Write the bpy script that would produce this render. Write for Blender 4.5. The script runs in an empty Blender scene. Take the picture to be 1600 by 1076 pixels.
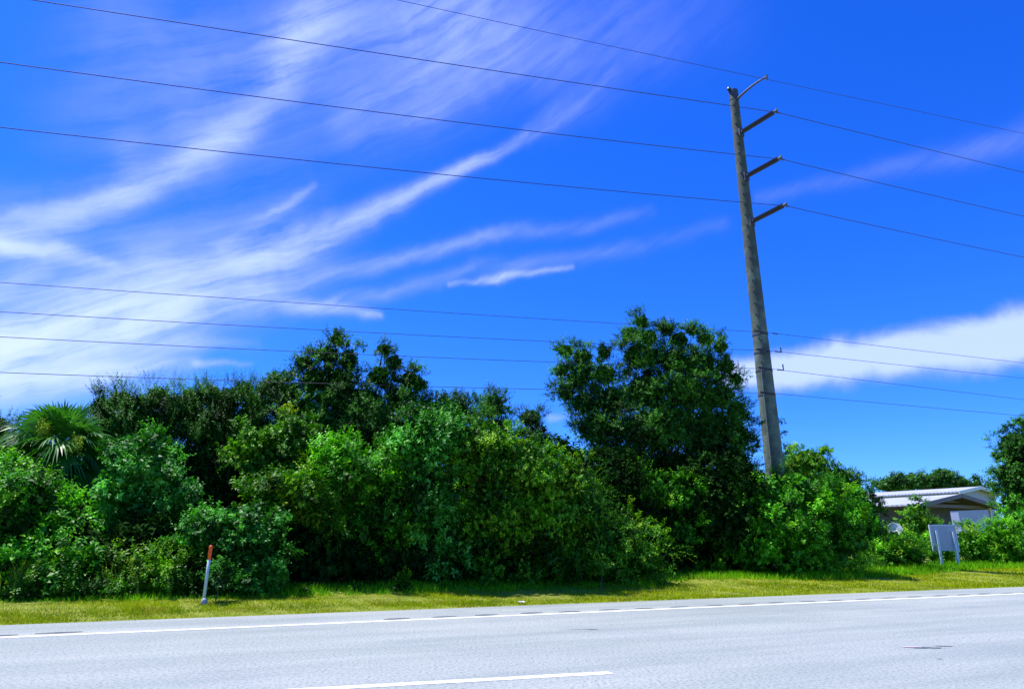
import bpy, math
import numpy as np
from mathutils import Vector, Matrix

C = bpy.context.scene.collection
sc = bpy.context.scene
rad = math.radians

# ------------------------------------------------------------------ camera
F = 1040.0                      # focal length in pixels of the 1600 px wide photograph
PITCH = math.atan(307.0 / F)
H = 1.5
cam = bpy.data.cameras.new('camera')
cam.sensor_width = 36.0
cam.lens = 36.0 * F / 1600.0
cam.clip_start = 0.1
cam.clip_end = 9000
co = bpy.data.objects.new('camera', cam)
C.objects.link(co)
co.location = (0, 0, H)
co.rotation_euler = (rad(90) + PITCH, 0, 0)
sc.camera = co

# ------------------------------------------------------------------ light
SUN_EL, SUN_AZ = 66.0, -74.0     # azimuth from +Y (forward), negative = left
sc.view_settings.view_transform = 'Standard'
sc.view_settings.look = 'None'
sc.view_settings.gamma = 1
sc.view_settings.exposure = 0.58
sl = bpy.data.lights.new('sun', 'SUN')
sl.energy = 5.0
sl.angle = rad(0.5)
sl.color = (1.0, 0.96, 0.9)
so = bpy.data.objects.new('sun', sl)
C.objects.link(so)
sd = Vector((math.sin(rad(SUN_AZ)) * math.cos(rad(SUN_EL)), math.cos(rad(SUN_AZ)) * math.cos(rad(SUN_EL)), math.sin(rad(SUN_EL))))
so.rotation_euler = sd.to_track_quat('Z', 'Y').to_euler()
so.location = (0, 0, 60)

cp, sp = math.cos(PITCH), math.sin(PITCH)


def ray(x, y):
    u = (x - 800) / F
    v = (538 - y) / F
    return np.array([u, cp - v * sp, sp + v * cp])


def P(x, y, D):
    d = ray(x, y)
    return d * (D / d[1]) + np.array([0, 0, H])


def azel(x, y):
    d = ray(x, y)
    d = d / np.linalg.norm(d)
    return math.atan2(d[0], d[1]), math.asin(d[2])


# ------------------------------------------------------------------ node helper
class NT:
    def __init__(s, tree):
        s.t = tree

    def n(s, typ, **kw):
        nd = s.t.nodes.new(typ)
        for k, v in kw.items():
            setattr(nd, k, v)
        return nd

    def link(s, a, b):
        s.t.links.new(a, b)

    def setin(s, nd, i, v):
        if isinstance(v, bpy.types.NodeSocket):
            s.link(v, nd.inputs[i])
        elif v is not None:
            nd.inputs[i].default_value = v

    def m(s, op, a, b=None, c=None, clamp=False):
        nd = s.n('ShaderNodeMath', operation=op)
        nd.use_clamp = clamp
        s.setin(nd, 0, a)
        s.setin(nd, 1, b)
        s.setin(nd, 2, c)
        return nd.outputs[0]

    def vm(s, op, a, b=None, out=0):
        nd = s.n('ShaderNodeVectorMath', operation=op)
        s.setin(nd, 0, a)
        if op == 'SCALE':
            s.setin(nd, 3, b)
        else:
            s.setin(nd, 1, b)
        return nd.outputs[out]

    def mix(s, f, a, b, typ='MIX'):
        nd = s.n('ShaderNodeMix', data_type='RGBA', blend_type=typ)
        s.setin(nd, 0, f)
        s.setin(nd, 6, a)
        s.setin(nd, 7, b)
        return nd.outputs[2]

    def noise(s, vec, scale, detail=4, rough=0.5, dist=0.0, out=0):
        nd = s.n('ShaderNodeTexNoise')
        s.setin(nd, 'Vector', vec)
        nd.inputs['Scale'].default_value = scale
        nd.inputs['Detail'].default_value = detail
        nd.inputs['Roughness'].default_value = rough
        nd.inputs['Distortion'].default_value = dist
        return nd.outputs[out]

    def remap(s, v, a, b, c=0.0, d=1.0, smooth=False):
        nd = s.n('ShaderNodeMapRange')
        if smooth:
            nd.interpolation_type = 'SMOOTHSTEP'
        s.setin(nd, 0, v)
        for i, q in enumerate((a, b, c, d)):
            nd.inputs[i + 1].default_value = q
        return nd.outputs[0]


def col(r, g, b):
    return (r, g, b, 1.0)


# ------------------------------------------------------------------ sky with cirrus
world = bpy.data.worlds.new('World')
sc.world = world
world.use_nodes = True
W = NT(world.node_tree)
world.node_tree.nodes.clear()
sky = W.n('ShaderNodeTexSky', sky_type='NISHITA')
sky.sun_disc = False
sky.sun_elevation = rad(SUN_EL)
sky.sun_rotation = rad(SUN_AZ)
sky.altitude = 0
sky.air_density = 1.0
sky.dust_density = 0.3
sky.ozone_density = 3.0
tc = W.n('ShaderNodeTexCoord')
sep = W.n('ShaderNodeSeparateXYZ')
W.link(tc.outputs['Generated'], sep.inputs[0])
az = W.m('ARCTAN2', sep.outputs[0], sep.outputs[1])
el = W.m('ARCSINE', sep.outputs[2])
cmb = W.n('ShaderNodeCombineXYZ')
W.link(az, cmb.inputs[0])
W.link(el, cmb.inputs[1])
AE = cmb.outputs[0]
# gentle warp so the streaks are not straight
wn = W.noise(AE, 5.0, 3, 0.55, out=1)
wv = W.vm('SCALE', W.vm('SUBTRACT', wn, (0.5, 0.5, 0.5)), 0.036)
wn2 = W.noise(AE, 28.0, 4, 0.6, out=1)
wv2 = W.vm('SCALE', W.vm('SUBTRACT', wn2, (0.5, 0.5, 0.5)), 0.012)
PW = W.vm('ADD', W.vm('ADD', AE, wv), wv2)
sw = W.n('ShaderNodeSeparateXYZ')
W.link(PW, sw.inputs[0])
cw = W.n('ShaderNodeCombineXYZ')
W.link(sw.outputs[0], cw.inputs[0])
W.link(sw.outputs[1], cw.inputs[1])
PW = cw.outputs[0]

# node group: soft tapered streak between A and B
g = bpy.data.node_groups.new('cloud_streak', 'ShaderNodeTree')
for nm, ty in (('P', 'NodeSocketVector'), ('A', 'NodeSocketVector'), ('B', 'NodeSocketVector'), ('w0', 'NodeSocketFloat'), ('w1', 'NodeSocketFloat'), ('i0', 'NodeSocketFloat'), ('i1', 'NodeSocketFloat')):
    g.interface.new_socket(nm, in_out='INPUT', socket_type=ty)
g.interface.new_socket('v', in_out='OUTPUT', socket_type='NodeSocketFloat')
G = NT(g)
gi = G.n('NodeGroupInput')
go = G.n('NodeGroupOutput')
AP = G.vm('SUBTRACT', gi.outputs[0], gi.outputs[1])
AB = G.vm('SUBTRACT', gi.outputs[2], gi.outputs[1])
t = G.m('DIVIDE', G.vm('DOT_PRODUCT', AP, AB, 1), G.vm('DOT_PRODUCT', AB, AB, 1), clamp=True)
cl = G.vm('ADD', gi.outputs[1], G.vm('SCALE', AB, t))
dd = G.vm('DISTANCE', gi.outputs[0], cl, 1)
ww = G.m('ADD', gi.outputs[3], G.m('MULTIPLY', G.m('SUBTRACT', gi.outputs[4], gi.outputs[3]), t))
q = G.m('POWER', G.m('DIVIDE', dd, ww), 2.0)
ex = G.m('EXPONENT', G.m('MULTIPLY', q, -1.0))
ii = G.m('ADD', gi.outputs[5], G.m('MULTIPLY', G.m('SUBTRACT', gi.outputs[6], gi.outputs[5]), t))
G.link(G.m('MULTIPLY', ex, ii), go.inputs[0])


def streak(a, b, w0, w1, i0, i1):
    nd = W.n('ShaderNodeGroup')
    nd.node_tree = g
    W.link(PW, nd.inputs[0])
    A = azel(*a)
    B = azel(*b)
    nd.inputs[1].default_value = (A[0], A[1], 0)
    nd.inputs[2].default_value = (B[0], B[1], 0)
    nd.inputs[3].default_value = w0 * 1.22 / 1120.0
    nd.inputs[4].default_value = w1 * 1.22 / 1120.0
    nd.inputs[5].default_value = i0 * .9
    nd.inputs[6].default_value = i1 * .9
    return nd.outputs[0]


STREAKS = [
    # main bright streak rising to the right
    ((60, 545), (260, 455), 48, 40, .55, .7), ((260, 455), (470, 380), 34, 20, .75, .9), ((470, 380), (640, 303), 17, 13, .95, .95), ((640, 303), (740, 252), 12, 9, .95, .9), ((740, 252), (825, 205), 9, 8, .9, .6), ((825, 205), (960, 120), 12, 26, .4, .10),
    # long band from the left edge up to the top
    ((-80, 375), (60, 345), 34, 26, .9, .85), ((60, 345), (230, 285), 22, 20, .85, .8), ((230, 285), (360, 205), 18, 22, .8, .7), ((360, 205), (440, 110), 22, 26, .65, .5), ((440, 110), (540, -60), 30, 44, .5, .45),
    # hooked cloud at the left
    ((-20, 378), (90, 392), 9, 12, .9, 1.0), ((90, 392), (180, 416), 12, 7, 1.0, .5), ((-80, 470), (70, 418), 14, 12, .6, .45),
    # low bright fan
    ((-80, 575), (150, 500), 40, 40, 1.3, 1.1), ((150, 500), (420, 470), 34, 18, 1.0, .8), ((420, 470), (590, 494), 15, 6, .75, .5),
    ((-80, 600), (300, 570), 24, 8, 1.1, .4), ((300, 572), (390, 570), 5, 4, .5, .25), ((0, 530), (400, 540), 22, 7, .8, .15), ((200, 560), (230, 470), 60, 50, .25, .35),
    # thin feathers
    ((350, 380), (430, 330), 10, 8, .35, .5), ((430, 330), (492, 290), 8, 5, .5, .25), ((400, 450), (600, 408), 20, 12, .35, .5), ((600, 408), (790, 366), 11, 9, .5, .35), ((790, 366), (1020, 330), 10, 9, .32, .10),
    ((520, 475), (740, 420), 12, 9, .35, .25), ((740, 420), (1000, 385), 12, 10, .2, .06), ((700, 443), (790, 433), 3, 6, .4, .95), ((790, 433), (892, 417), 6, 3, .95, .5),
    ((1180, 305), (1620, 218), 7, 16, .10, .22), ((1130, 345), (800, 420), 10, 10, .10, .12),
    ((-40, 500), (430, 400), 90, 70, .30, .26), ((330, 250), (640, 170), 60, 50, .12, .12),
    # upper violet veil
    ((480, 60), (700, -20), 60, 80, .35, .4), ((700, 20), (1100, 0), 70, 60, .32, .10), ((560, 170), (800, 90), 40, 44, .30, .28), ((800, 90), (1020, 70), 44, 40, .24, .08), ((180, 60), (420, 90), 60, 60, .22, .30), ((120, 180), (300, 180), 50, 60, .14, .22), ((200, 220), (210, 280), 24, 24, .2, .2), ((240, 400), (500, 330), 44, 30, .18, .12),
]
tot = None
chain, last = None, None
for s_ in STREAKS + [((0, 0), (1, 1), 1, 1, 0, 0)]:
    v_ = streak(*s_)
    if last is not None and s_[0] == last:       # joined pieces of one streak
        chain = W.m('MAXIMUM', chain, v_)
    else:
        if chain is not None:
            tot = chain if tot is None else W.m('ADD', tot, chain)
        chain = v_
    last = s_[1]
# fibres stretched along the wind
mp = W.n('ShaderNodeMapping')
mp.vector_type = 'POINT'
mp.inputs['Rotation'].default_value = (0, 0, rad(-24))
W.link(PW, mp.inputs['Vector'])
mp2 = W.n('ShaderNodeMapping')
mp2.inputs['Scale'].default_value = (1.1, 10.0, 1.0)
W.link(mp.outputs[0], mp2.inputs['Vector'])
fib = W.noise(mp2.outputs[0], 3.2, 9, 0.62, 0.4)
puff = W.noise(PW, 9.0, 7, 0.6, 0.3)
tex = W.m('ADD', W.m('MULTIPLY', fib, 1.05), W.m('MULTIPLY', puff, 0.45))
dens = W.m('MULTIPLY', tot, W.remap(tex, 0.50, 0.98, 0.25, 1.55))
dens = W.m('SUBTRACT', 1.0, W.m('EXPONENT', W.m('MULTIPLY', dens, -1.1)))
# the firmer cloud bank low on the right
bank = streak((1140, 588), (1320, 562), 24, 38, 1.22, 1.35)
bank2 = streak((1320, 564), (1700, 518), 34, 38, 1.32, 1.36)
bank3 = streak((860, 655), (950, 640), 12, 8, 0.75, 0.5)
bk = W.m('MAXIMUM', W.m('MAXIMUM', bank, bank2), bank3)
bk = W.m('ADD', bk, W.m('MULTIPLY', W.m('SUBTRACT', puff, 0.5), 0.9))
bk = W.remap(bk, 0.30, 1.05, 0.0, 0.82, True)
cov = W.m('MAXIMUM', dens, bk)
hs = W.n('ShaderNodeHueSaturation')
hs.inputs['Saturation'].default_value = 1.35
hs.inputs['Value'].default_value = 1.0
W.link(sky.outputs[0], hs.inputs['Color'])
skyc = W.mix(1.0, hs.outputs[0], col(0.38, 0.80, 1.88), 'MULTIPLY')
cloudc = W.mix(cov, col(2.7, 3.3, 10.0), col(5.6, 6.9, 10.0))
full = W.mix(cov, skyc, cloudc)
bg = W.n('ShaderNodeBackground')
bg.inputs['Strength'].default_value = 0.096
W.link(full, bg.inputs['Color'])
wo = W.n('ShaderNodeOutputWorld')
W.link(bg.outputs[0], wo.inputs[0])
try:
    world.cycles.sampling_method = 'MANUAL'
    world.cycles.sample_map_resolution = 512
except Exception:
    pass


# ------------------------------------------------------------------ materials
def mat(name):
    m = bpy.data.materials.new(name)
    m.use_nodes = True
    m.node_tree.nodes.clear()
    t = NT(m.node_tree)
    b = t.n('ShaderNodeBsdfPrincipled')
    o = t.n('ShaderNodeOutputMaterial')
    t.link(b.outputs[0], o.inputs[0])
    return m, t, b, o


def leaf_mat(name, dark, mid, light, rough=0.5, spec=0.22, trans=0.3, patch=0.6, accent=None):
    m, t, b, o = mat(name)
    at = t.n('ShaderNodeAttribute', attribute_name='tint')
    geo = t.n('ShaderNodeNewGeometry')
    pn = t.noise(geo.outputs['Position'], patch, 3, 0.6)
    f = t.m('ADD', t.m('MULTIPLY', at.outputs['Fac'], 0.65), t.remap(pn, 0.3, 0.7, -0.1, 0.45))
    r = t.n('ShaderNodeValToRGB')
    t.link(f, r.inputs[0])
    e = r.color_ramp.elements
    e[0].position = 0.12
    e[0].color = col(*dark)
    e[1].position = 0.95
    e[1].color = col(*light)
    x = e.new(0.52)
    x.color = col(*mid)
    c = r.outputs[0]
    if accent:
        pa = t.noise(geo.outputs['Position'], 1.1, 2, 0.5)
        mk = t.m('MULTIPLY', t.remap(pa, 0.56, 0.66), t.remap(at.outputs['Fac'], 0.3, 0.9), clamp=True)
        c = t.mix(mk, c, col(*accent))
    t.link(c, b.inputs['Base Color'])
    b.inputs['Roughness'].default_value = rough
    b.inputs['Specular IOR Level'].default_value = spec
    tr = t.n('ShaderNodeBsdfTranslucent')
    t.link(t.mix(1.0, c, col(1.5, 1.7, 0.55), 'MULTIPLY'), tr.inputs[0])
    ms = t.n('ShaderNodeMixShader')
    ms.inputs[0].default_value = trans
    t.link(b.outputs[0], ms.inputs[1])
    t.link(tr.outputs[0], ms.inputs[2])
    t.link(ms.outputs[0], o.inputs[0])
    return m


L = {
    'bright': leaf_mat('bright_leaf', (.006, .040, .001), (.046, .25, .004), (.22, .75, .016), accent=(.30, .62, .010), trans=.24),
    'cool': leaf_mat('cool_green_leaf', (.005, .038, .003), (.034, .21, .012), (.18, .68, .070), trans=.24),
    'yellow': leaf_mat('yellow_green_leaf', (.010, .050, .001), (.060, .23, .004), (.28, .62, .010), accent=(.34, .44, .010), trans=.24),
    'lime': leaf_mat('lime_leaf', (.020, .11, .002), (.11, .38, .006), (.32, .78, .020), accent=(.40, .60, .012), trans=.28),
    'oak': leaf_mat('dark_oak_leaf', (.006, .028, .003), (.030, .135, .010), (.11, .38, .024), trans=.2, spec=.14),
    'vine': leaf_mat('vine_leaf', (.006, .036, .001), (.042, .19, .004), (.22, .56, .010), accent=(.34, .56, .012), trans=.24),
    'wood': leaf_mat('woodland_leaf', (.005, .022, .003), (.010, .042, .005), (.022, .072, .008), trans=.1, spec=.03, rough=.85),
    'far': leaf_mat('far_tree_leaf', (.018, .07, .012), (.040, .14, .022), (.09, .25, .04)),
    'palm': leaf_mat('palm_leaf', (.012, .08, .004), (.035, .17, .010), (.12, .36, .045), rough=.4, trans=.25),
    'deadpalm': leaf_mat('dead_palm_leaf', (.12, .14, .07), (.28, .31, .17), (.55, .58, .42), trans=.15),
    'flower': leaf_mat('palm_flower', (.20, .30, .01), (.36, .50, .02), (.55, .66, .04), trans=.2),
    'reed': leaf_mat('reed_leaf', (.05, .13, .01), (.15, .28, .02), (.40, .46, .07), trans=.3),
    'grass': leaf_mat('grass_blade', (.12, .19, .003), (.29, .38, .004), (.52, .56, .012), trans=.2, rough=.7, patch=.5, spec=.06, accent=(.46, .34, .04)),
    'lush': leaf_mat('lush_grass_blade', (.03, .15, .003), (.12, .38, .005), (.30, .60, .010), trans=.25, rough=.7, patch=.5, spec=.06),
}


def bark_mat(name, a, b_, scale=8):
    m, t, b, o = mat(name)
    geo = t.n('ShaderNodeTexCoord')
    mpp = t.n('ShaderNodeMapping')
    mpp.inputs['Scale'].default_value = (1, 1, .25)
    t.link(geo.outputs['Object'], mpp.inputs[0])
    n = t.noise(mpp.outputs[0], scale, 6, .65)
    t.link(t.mix(t.remap(n, .3, .7), col(*a), col(*b_)), b.inputs['Base Color'])
    b.inputs['Roughness'].default_value = .9
    bp = t.n('ShaderNodeBump')
    bp.inputs['Strength'].default_value = .6
    bp.inputs['Distance'].default_value = .03
    t.link(n, bp.inputs['Height'])
    t.link(bp.outputs[0], b.inputs['Normal'])
    return m


BARK = bark_mat('bark', (.022, .019, .014), (.06, .05, .04))
STEM = bark_mat('stem_bark', (.05, .045, .02), (.12, .11, .06), 20)


def simple(name, c, rough=.5, metal=0.0, var=.15, scale=6, spec=.4):
    m, t, b, o = mat(name)
    geo = t.n('ShaderNodeTexCoord')
    n = t.noise(geo.outputs['Object'], scale, 5, .6)
    c0 = col(*[x * (1 - var) for x in c])
    c1 = col(*[min(1, x * (1 + var)) for x in c])
    t.link(t.mix(t.remap(n, .3, .7), c0, c1), b.inputs['Base Color'])
    b.inputs['Roughness'].default_value = rough
    b.inputs['Metallic'].default_value = metal
    b.inputs['Specular IOR Level'].default_value = spec
    return m


# ------------------------------------------------------------------ road frame and terrain
R_AZ = rad(68.1)
RX, RY = math.sin(R_AZ), math.cos(R_AZ)      # along the road
NX, NY = -RY, RX                             # away from the camera, across the road
O0 = np.array([0.0, 15.05])                  # a point on the white edge line


def road_pt(s, o, z=0.0):
    return (O0[0] + RX * s + NX * o, O0[1] + RY * s + NY * o, z)


def off(x, y):
    return (x - O0[0]) * NX + (y - O0[1]) * NY


def gz(x, y):
    o_ = off(np.asarray(x, float), np.asarray(y, float))
    t_ = np.clip((o_ - 2.3) / 6.5, 0, 1)
    return 0.36 * t_ * t_ * (3 - 2 * t_)


def tag(o, label=None, cat=None, group=None, kind=None):
    if label:
        o['label'] = label
    if cat:
        o['category'] = cat
    if group:
        o['group'] = group
    if kind:
        o['kind'] = kind
    return o


def mesh_np(name, V, Fc, nper, m, parent=None, tint=None, smooth=False, loc=None):
    me = bpy.data.meshes.new(name)
    V = np.ascontiguousarray(V, dtype=np.float32)
    Fc = np.ascontiguousarray(Fc, dtype=np.int32).ravel()
    nf = len(Fc) // nper
    if loc is not None:
        V = V - np.asarray(loc, dtype=np.float32)
    me.vertices.add(len(V))
    me.vertices.foreach_set('co', V.ravel())
    me.loops.add(len(Fc))
    me.loops.foreach_set('vertex_index', Fc)
    me.polygons.add(nf)
    me.polygons.foreach_set('loop_start', np.arange(0, nf * nper, nper, dtype=np.int32))
    if smooth:
        me.polygons.foreach_set('use_smooth', np.ones(nf, dtype=bool))
    me.update(calc_edges=True)
    me.validate()
    if tint is not None:
        a = me.attributes.new('tint', 'FLOAT', 'POINT')
        a.data.foreach_set('value', np.ascontiguousarray(tint, dtype=np.float32))
    me.materials.append(m)
    o = bpy.data.objects.new(name, me)
    C.objects.link(o)
    if parent is not None:
        o.parent = parent
    if loc is not None:
        o.location = (0, 0, 0) if parent is not None else tuple(loc)
    return o


class MB:
    """collects verts / faces in world space, then builds one mesh"""

    def __init__(s):
        s.v = []
        s.f = []

    def add(s, vs, fs):
        k = len(s.v)
        s.v += [tuple(map(float, q)) for q in vs]
        s.f += [tuple(i + k for i in f_) for f_ in fs]
        return s

    def box(s, c, u, v, w):
        c, u, v, w = map(np.array, (c, u, v, w))
        vs = [c + a * u + b * v + d * w for d in (-1, 1) for a, b in ((-1, -1), (1, -1), (1, 1), (-1, 1))]
        return s.add(vs, [(3, 2, 1, 0), (4, 5, 6, 7), (0, 1, 5, 4), (1, 2, 6, 5), (2, 3, 7, 6), (3, 0, 4, 7)])

    def tube(s, pts, rs, n=8, cap=True):
        pts = [np.array(p_, float) for p_ in pts]
        k0 = len(s.v)
        m_ = len(pts)
        up = np.array([0.13, 0.99, 0.05])
        for i, p_ in enumerate(pts):
            d = pts[min(i + 1, m_ - 1)] - pts[max(i - 1, 0)]
            d = d / (np.linalg.norm(d) + 1e-9)
            a = np.cross(d, up)
            if np.linalg.norm(a) < .1:
                a = np.cross(d, [1, 0, 0])
            a /= np.linalg.norm(a)
            b = np.cross(d, a)
            for j in range(n):
                th = 2 * math.pi * j / n
                s.v.append(tuple(p_ + rs[i] * (math.cos(th) * a + math.sin(th) * b)))
        for i in range(m_ - 1):
            for j in range(n):
                a0 = k0 + i * n + j
                a1 = k0 + i * n + (j + 1) % n
                s.f.append((a0, a1, a1 + n, a0 + n))
        if cap:
            s.f.append(tuple(k0 + j for j in range(n))[::-1])
            s.f.append(tuple(k0 + (m_ - 1) * n + j for j in range(n)))
        return s

    def build(s, name, m, parent=None, smooth=False, loc=None):
        me = bpy.data.meshes.new(name)
        l = np.array(loc if loc is not None else (0, 0, 0), float)
        me.from_pydata([tuple(np.array(q) - l) for q in s.v], [], s.f)
        if smooth:
            for p_ in me.polygons:
                p_.use_smooth = True
        me.update()
        me.materials.append(m)
        o = bpy.data.objects.new(name, me)
        C.objects.link(o)
        if parent is not None:
            o.parent = parent
        else:
            o.location = tuple(l)
        return o


def empty(name, loc, label, cat, group=None):
    o = bpy.data.objects.new(name, None)
    o.empty_display_size = .3
    C.objects.link(o)
    o.location = tuple(float(q) for q in loc)
    return tag(o, label, cat, group)


# ---- ground sheet: dense near, coarse far
def axis_vals(lo, hi, n_lo, n_hi, step):
    near = np.arange(n_lo, n_hi + .001, step)
    a = n_lo - np.geomspace(step, n_lo - lo, 14)[::-1]
    b = n_hi + np.geomspace(step, hi - n_hi, 14)
    return np.concatenate([a, near, b])


rng = np.random.default_rng(3)
S = axis_vals(-2500, 2500, -40, 60, 1.0)
T = axis_vals(-2500, 2500, -22, 30, 0.5)
ss, oo = np.meshgrid(S, T)
X = O0[0] + RX * ss + NX * oo
Y = O0[1] + RY * ss + NY * oo
Z = gz(X, Y) - 0.03 * (oo < 1.9)
Z = Z + np.where((oo > 2.6) & (oo < 60), 0.02 * np.sin(ss * 1.3 + oo) * np.sin(oo * 1.7 + ss * .3), 0)
nS, nT = len(S), len(T)
idx = np.arange(nS * nT).reshape(nT, nS)
Fq = np.stack([idx[:-1, :-1], idx[:-1, 1:], idx[1:, 1:], idx[1:, :-1]], -1).reshape(-1, 4)
gm, t, b, o_ = mat('soil_and_turf')
geo = t.n('ShaderNodeNewGeometry')
n1 = t.noise(geo.outputs['Position'], 1.3, 5, .6)
n2 = t.noise(geo.outputs['Position'], 14, 5, .7)
c_ = t.mix(t.remap(n1, .35, .65), col(.18, .25, .006), col(.26, .30, .010))
c_ = t.mix(t.remap(n2, .45, .7), c_, col(.20, .17, .03))
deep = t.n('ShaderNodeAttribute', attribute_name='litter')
c_ = t.mix(deep.outputs['Fac'], c_, col(.035, .028, .014))  # dark leaf soil under the shrubs, also painting their shade over lit gaps
t.link(c_, b.inputs['Base Color'])
b.inputs['Roughness'].default_value = .95
bp = t.n('ShaderNodeBump')
bp.inputs['Distance'].default_value = .05
t.link(n2, bp.inputs['Height'])
t.link(bp.outputs[0], b.inputs['Normal'])
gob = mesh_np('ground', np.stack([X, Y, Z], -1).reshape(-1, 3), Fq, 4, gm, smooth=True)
litter_shade = np.clip((oo - np.interp(ss, [-40, -10, -5, 4.5, 9, 15, 26, 80], [5.6, 5.3, 5.0, 4.9, 7.8, 6.7, 8.6, 9.5]) - .6) / .8, 0, 1) * (ss < 24)  # soil and painted shade begin behind the shrub line
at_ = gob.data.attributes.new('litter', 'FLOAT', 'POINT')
at_.data.foreach_set('value', litter_shade.ravel().astype(np.float32))
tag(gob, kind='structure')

# ---- road
rm, t, b, o_ = mat('worn_asphalt')
geo = t.n('ShaderNodeNewGeometry')
pos = geo.outputs['Position']
rot = t.n('ShaderNodeMapping')
rot.vector_type = 'TEXTURE'
rot.inputs['Rotation'].default_value = (0, 0, math.atan2(RY, RX))
t.link(pos, rot.inputs[0])
stx = t.n('ShaderNodeMapping')
stx.inputs['Scale'].default_value = (.12, 1.0, 1.0)
t.link(rot.outputs[0], stx.inputs[0])
lane = t.noise(stx.outputs[0], 1.1, 4, .55)
big = t.noise(pos, .45, 4, .6)
grit = t.noise(pos, 24, 5, .8)
vor = t.n('ShaderNodeTexVoronoi')
vor.inputs['Scale'].default_value = 26
t.link(pos, vor.inputs['Vector'])
c_ = t.mix(t.remap(lane, .3, .7), col(.255, .295, .28), col(.38, .405, .38))
c_ = t.mix(t.m('MULTIPLY', t.remap(big, .5, .75), .35), c_, col(.20, .24, .27))
c_ = t.mix(t.m('MULTIPLY', t.remap(grit, .48, .62), .78), c_, col(.09, .12, .125))
c_ = t.mix(t.m('MULTIPLY', t.remap(vor.outputs['Distance'], .0, .25, 1, 0), .55), c_, col(.46, .48, .50))
t.link(c_, b.inputs['Base Color'])
b.inputs['Roughness'].default_value = .85
b.inputs['Specular IOR Level'].default_value = .25
bp = t.n('ShaderNodeBump')
bp.inputs['Distance'].default_value = .012
bp.inputs['Strength'].default_value = .7
t.link(grit, bp.inputs['Height'])
t.link(bp.outputs[0], b.inputs['Normal'])
# irregular asphalt edge along the grass
sv = np.concatenate([np.geomspace(-1500, -41, 12)[:], np.arange(-40, 90, .35), np.geomspace(91, 1500, 12)])
edge = 2.06 + .03 * np.sin(sv * 1.9) + .02 * np.sin(sv * 5.3 + 1) + .015 * rng.standard_normal(len(sv))
V = []
for s_, e_ in zip(sv, edge):
    V.append(road_pt(s_, -21))
    V.append(road_pt(s_, e_))
    V.append(road_pt(s_, e_ + .06, -.06))
n_ = len(sv)
Fr = []
for i in range(n_ - 1):
    k = i * 3
    Fr += [(k, k + 3, k + 4, k + 1), (k + 1, k + 4, k + 5, k + 2)]
tag(mesh_np('road', np.array(V), np.array(Fr), 4, rm), kind='structure')

pm, t, b, o_ = mat('road_paint')
geo = t.n('ShaderNodeNewGeometry')
n = t.noise(geo.outputs['Position'], 22, 5, .7)
n2 = t.noise(geo.outputs['Position'], 3, 3, .6)
t.link(t.mix(t.m('MULTIPLY', t.remap(n, .48, .66), t.remap(n2, .35, .65, .25, .9)), col(.85, .87, .84), col(.36, .38, .42)), b.inputs['Base Color'])
b.inputs['Roughness'].default_value = .7


def strip(mb, s0, s1, o0, o1, z, step=1.0, wob=.006, tilt=0.0):
    k = max(2, int((s1 - s0) / step) + 1)
    ss_ = np.linspace(s0, s1, k)
    vs = []
    for s_ in ss_:
        d = tilt * (s_ - (s0 + s1) / 2)
        vs.append(road_pt(s_, o0 + d + rng.uniform(-wob, wob), z))
        vs.append(road_pt(s_, o1 + d + rng.uniform(-wob, wob), z))
    mb.add(vs, [(2 * i, 2 * i + 2, 2 * i + 3, 2 * i + 1) for i in range(k - 1)])


mb = MB()
strip(mb, -60, 110, -.08, .08, .004, .4)
tag(mb.build('edge_line', pm), kind='structure')
# dashed lane line: the dash seen in the picture and its repeats along the lane


def on_road(px_, py_):
    d_ = ray(px_, py_)
    return d_[:2] * (-H / d_[2])


pA = on_road(500, 1075)
pB = on_road(953, 1050)
relA, relB = pA - O0, pB - O0
sB = relB[0] * RX + relB[1] * RY
oB = relB[0] * NX + relB[1] * NY
sA = relA[0] * RX + relA[1] * RY
oA = relA[0] * NX + relA[1] * NY
mb = MB()
tl = (oB - oA) / (sB - sA)
for k in range(-2, 9):
    strip(mb, sB - 3.9 + k * 12.2, sB + k * 12.2, oB - .10 - tl * 1.95, oB + .06 - tl * 1.95, .004, .3, .007, tl)
    if k == 0:
        pass
tag(mb.build('lane_line', pm), kind='structure')

# rumble strip grooves: flat dark patches by the edge line, painting the shade inside them
rg = simple('groove_shade', (.085, .095, .11), .9, var=.35, scale=12)
mb = MB()
s_ = -11.5
grp = [(-9.6, -8.9), (-8.6, -7.9)] + [(-2.7 + i * .98, -2.7 + i * .98 + .52) for i in range(44)]
for a_, b_ in grp:
    w_ = rng.uniform(.07, .13)
    c0 = .33 + rng.uniform(-.03, .03)
    j = rng.uniform(.0, .12)
    vs = []
    for tt in np.linspace(0, 1, 7):
        hw = w_ * math.sin(math.pi * (0.12 + .76 * tt)) * rng.uniform(.7, 1.1)
        vs.append(road_pt(a_ + j + (b_ - a_) * tt, c0 - hw, .004))
        vs.append(road_pt(a_ + j + (b_ - a_) * tt, c0 + hw, .004))
    mb.add(vs, [(2 * i, 2 * i + 2, 2 * i + 3, 2 * i + 1) for i in range(6)])
tag(mb.build('rumble_strip', rg), kind='structure')

# small worn marks in the lane


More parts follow.
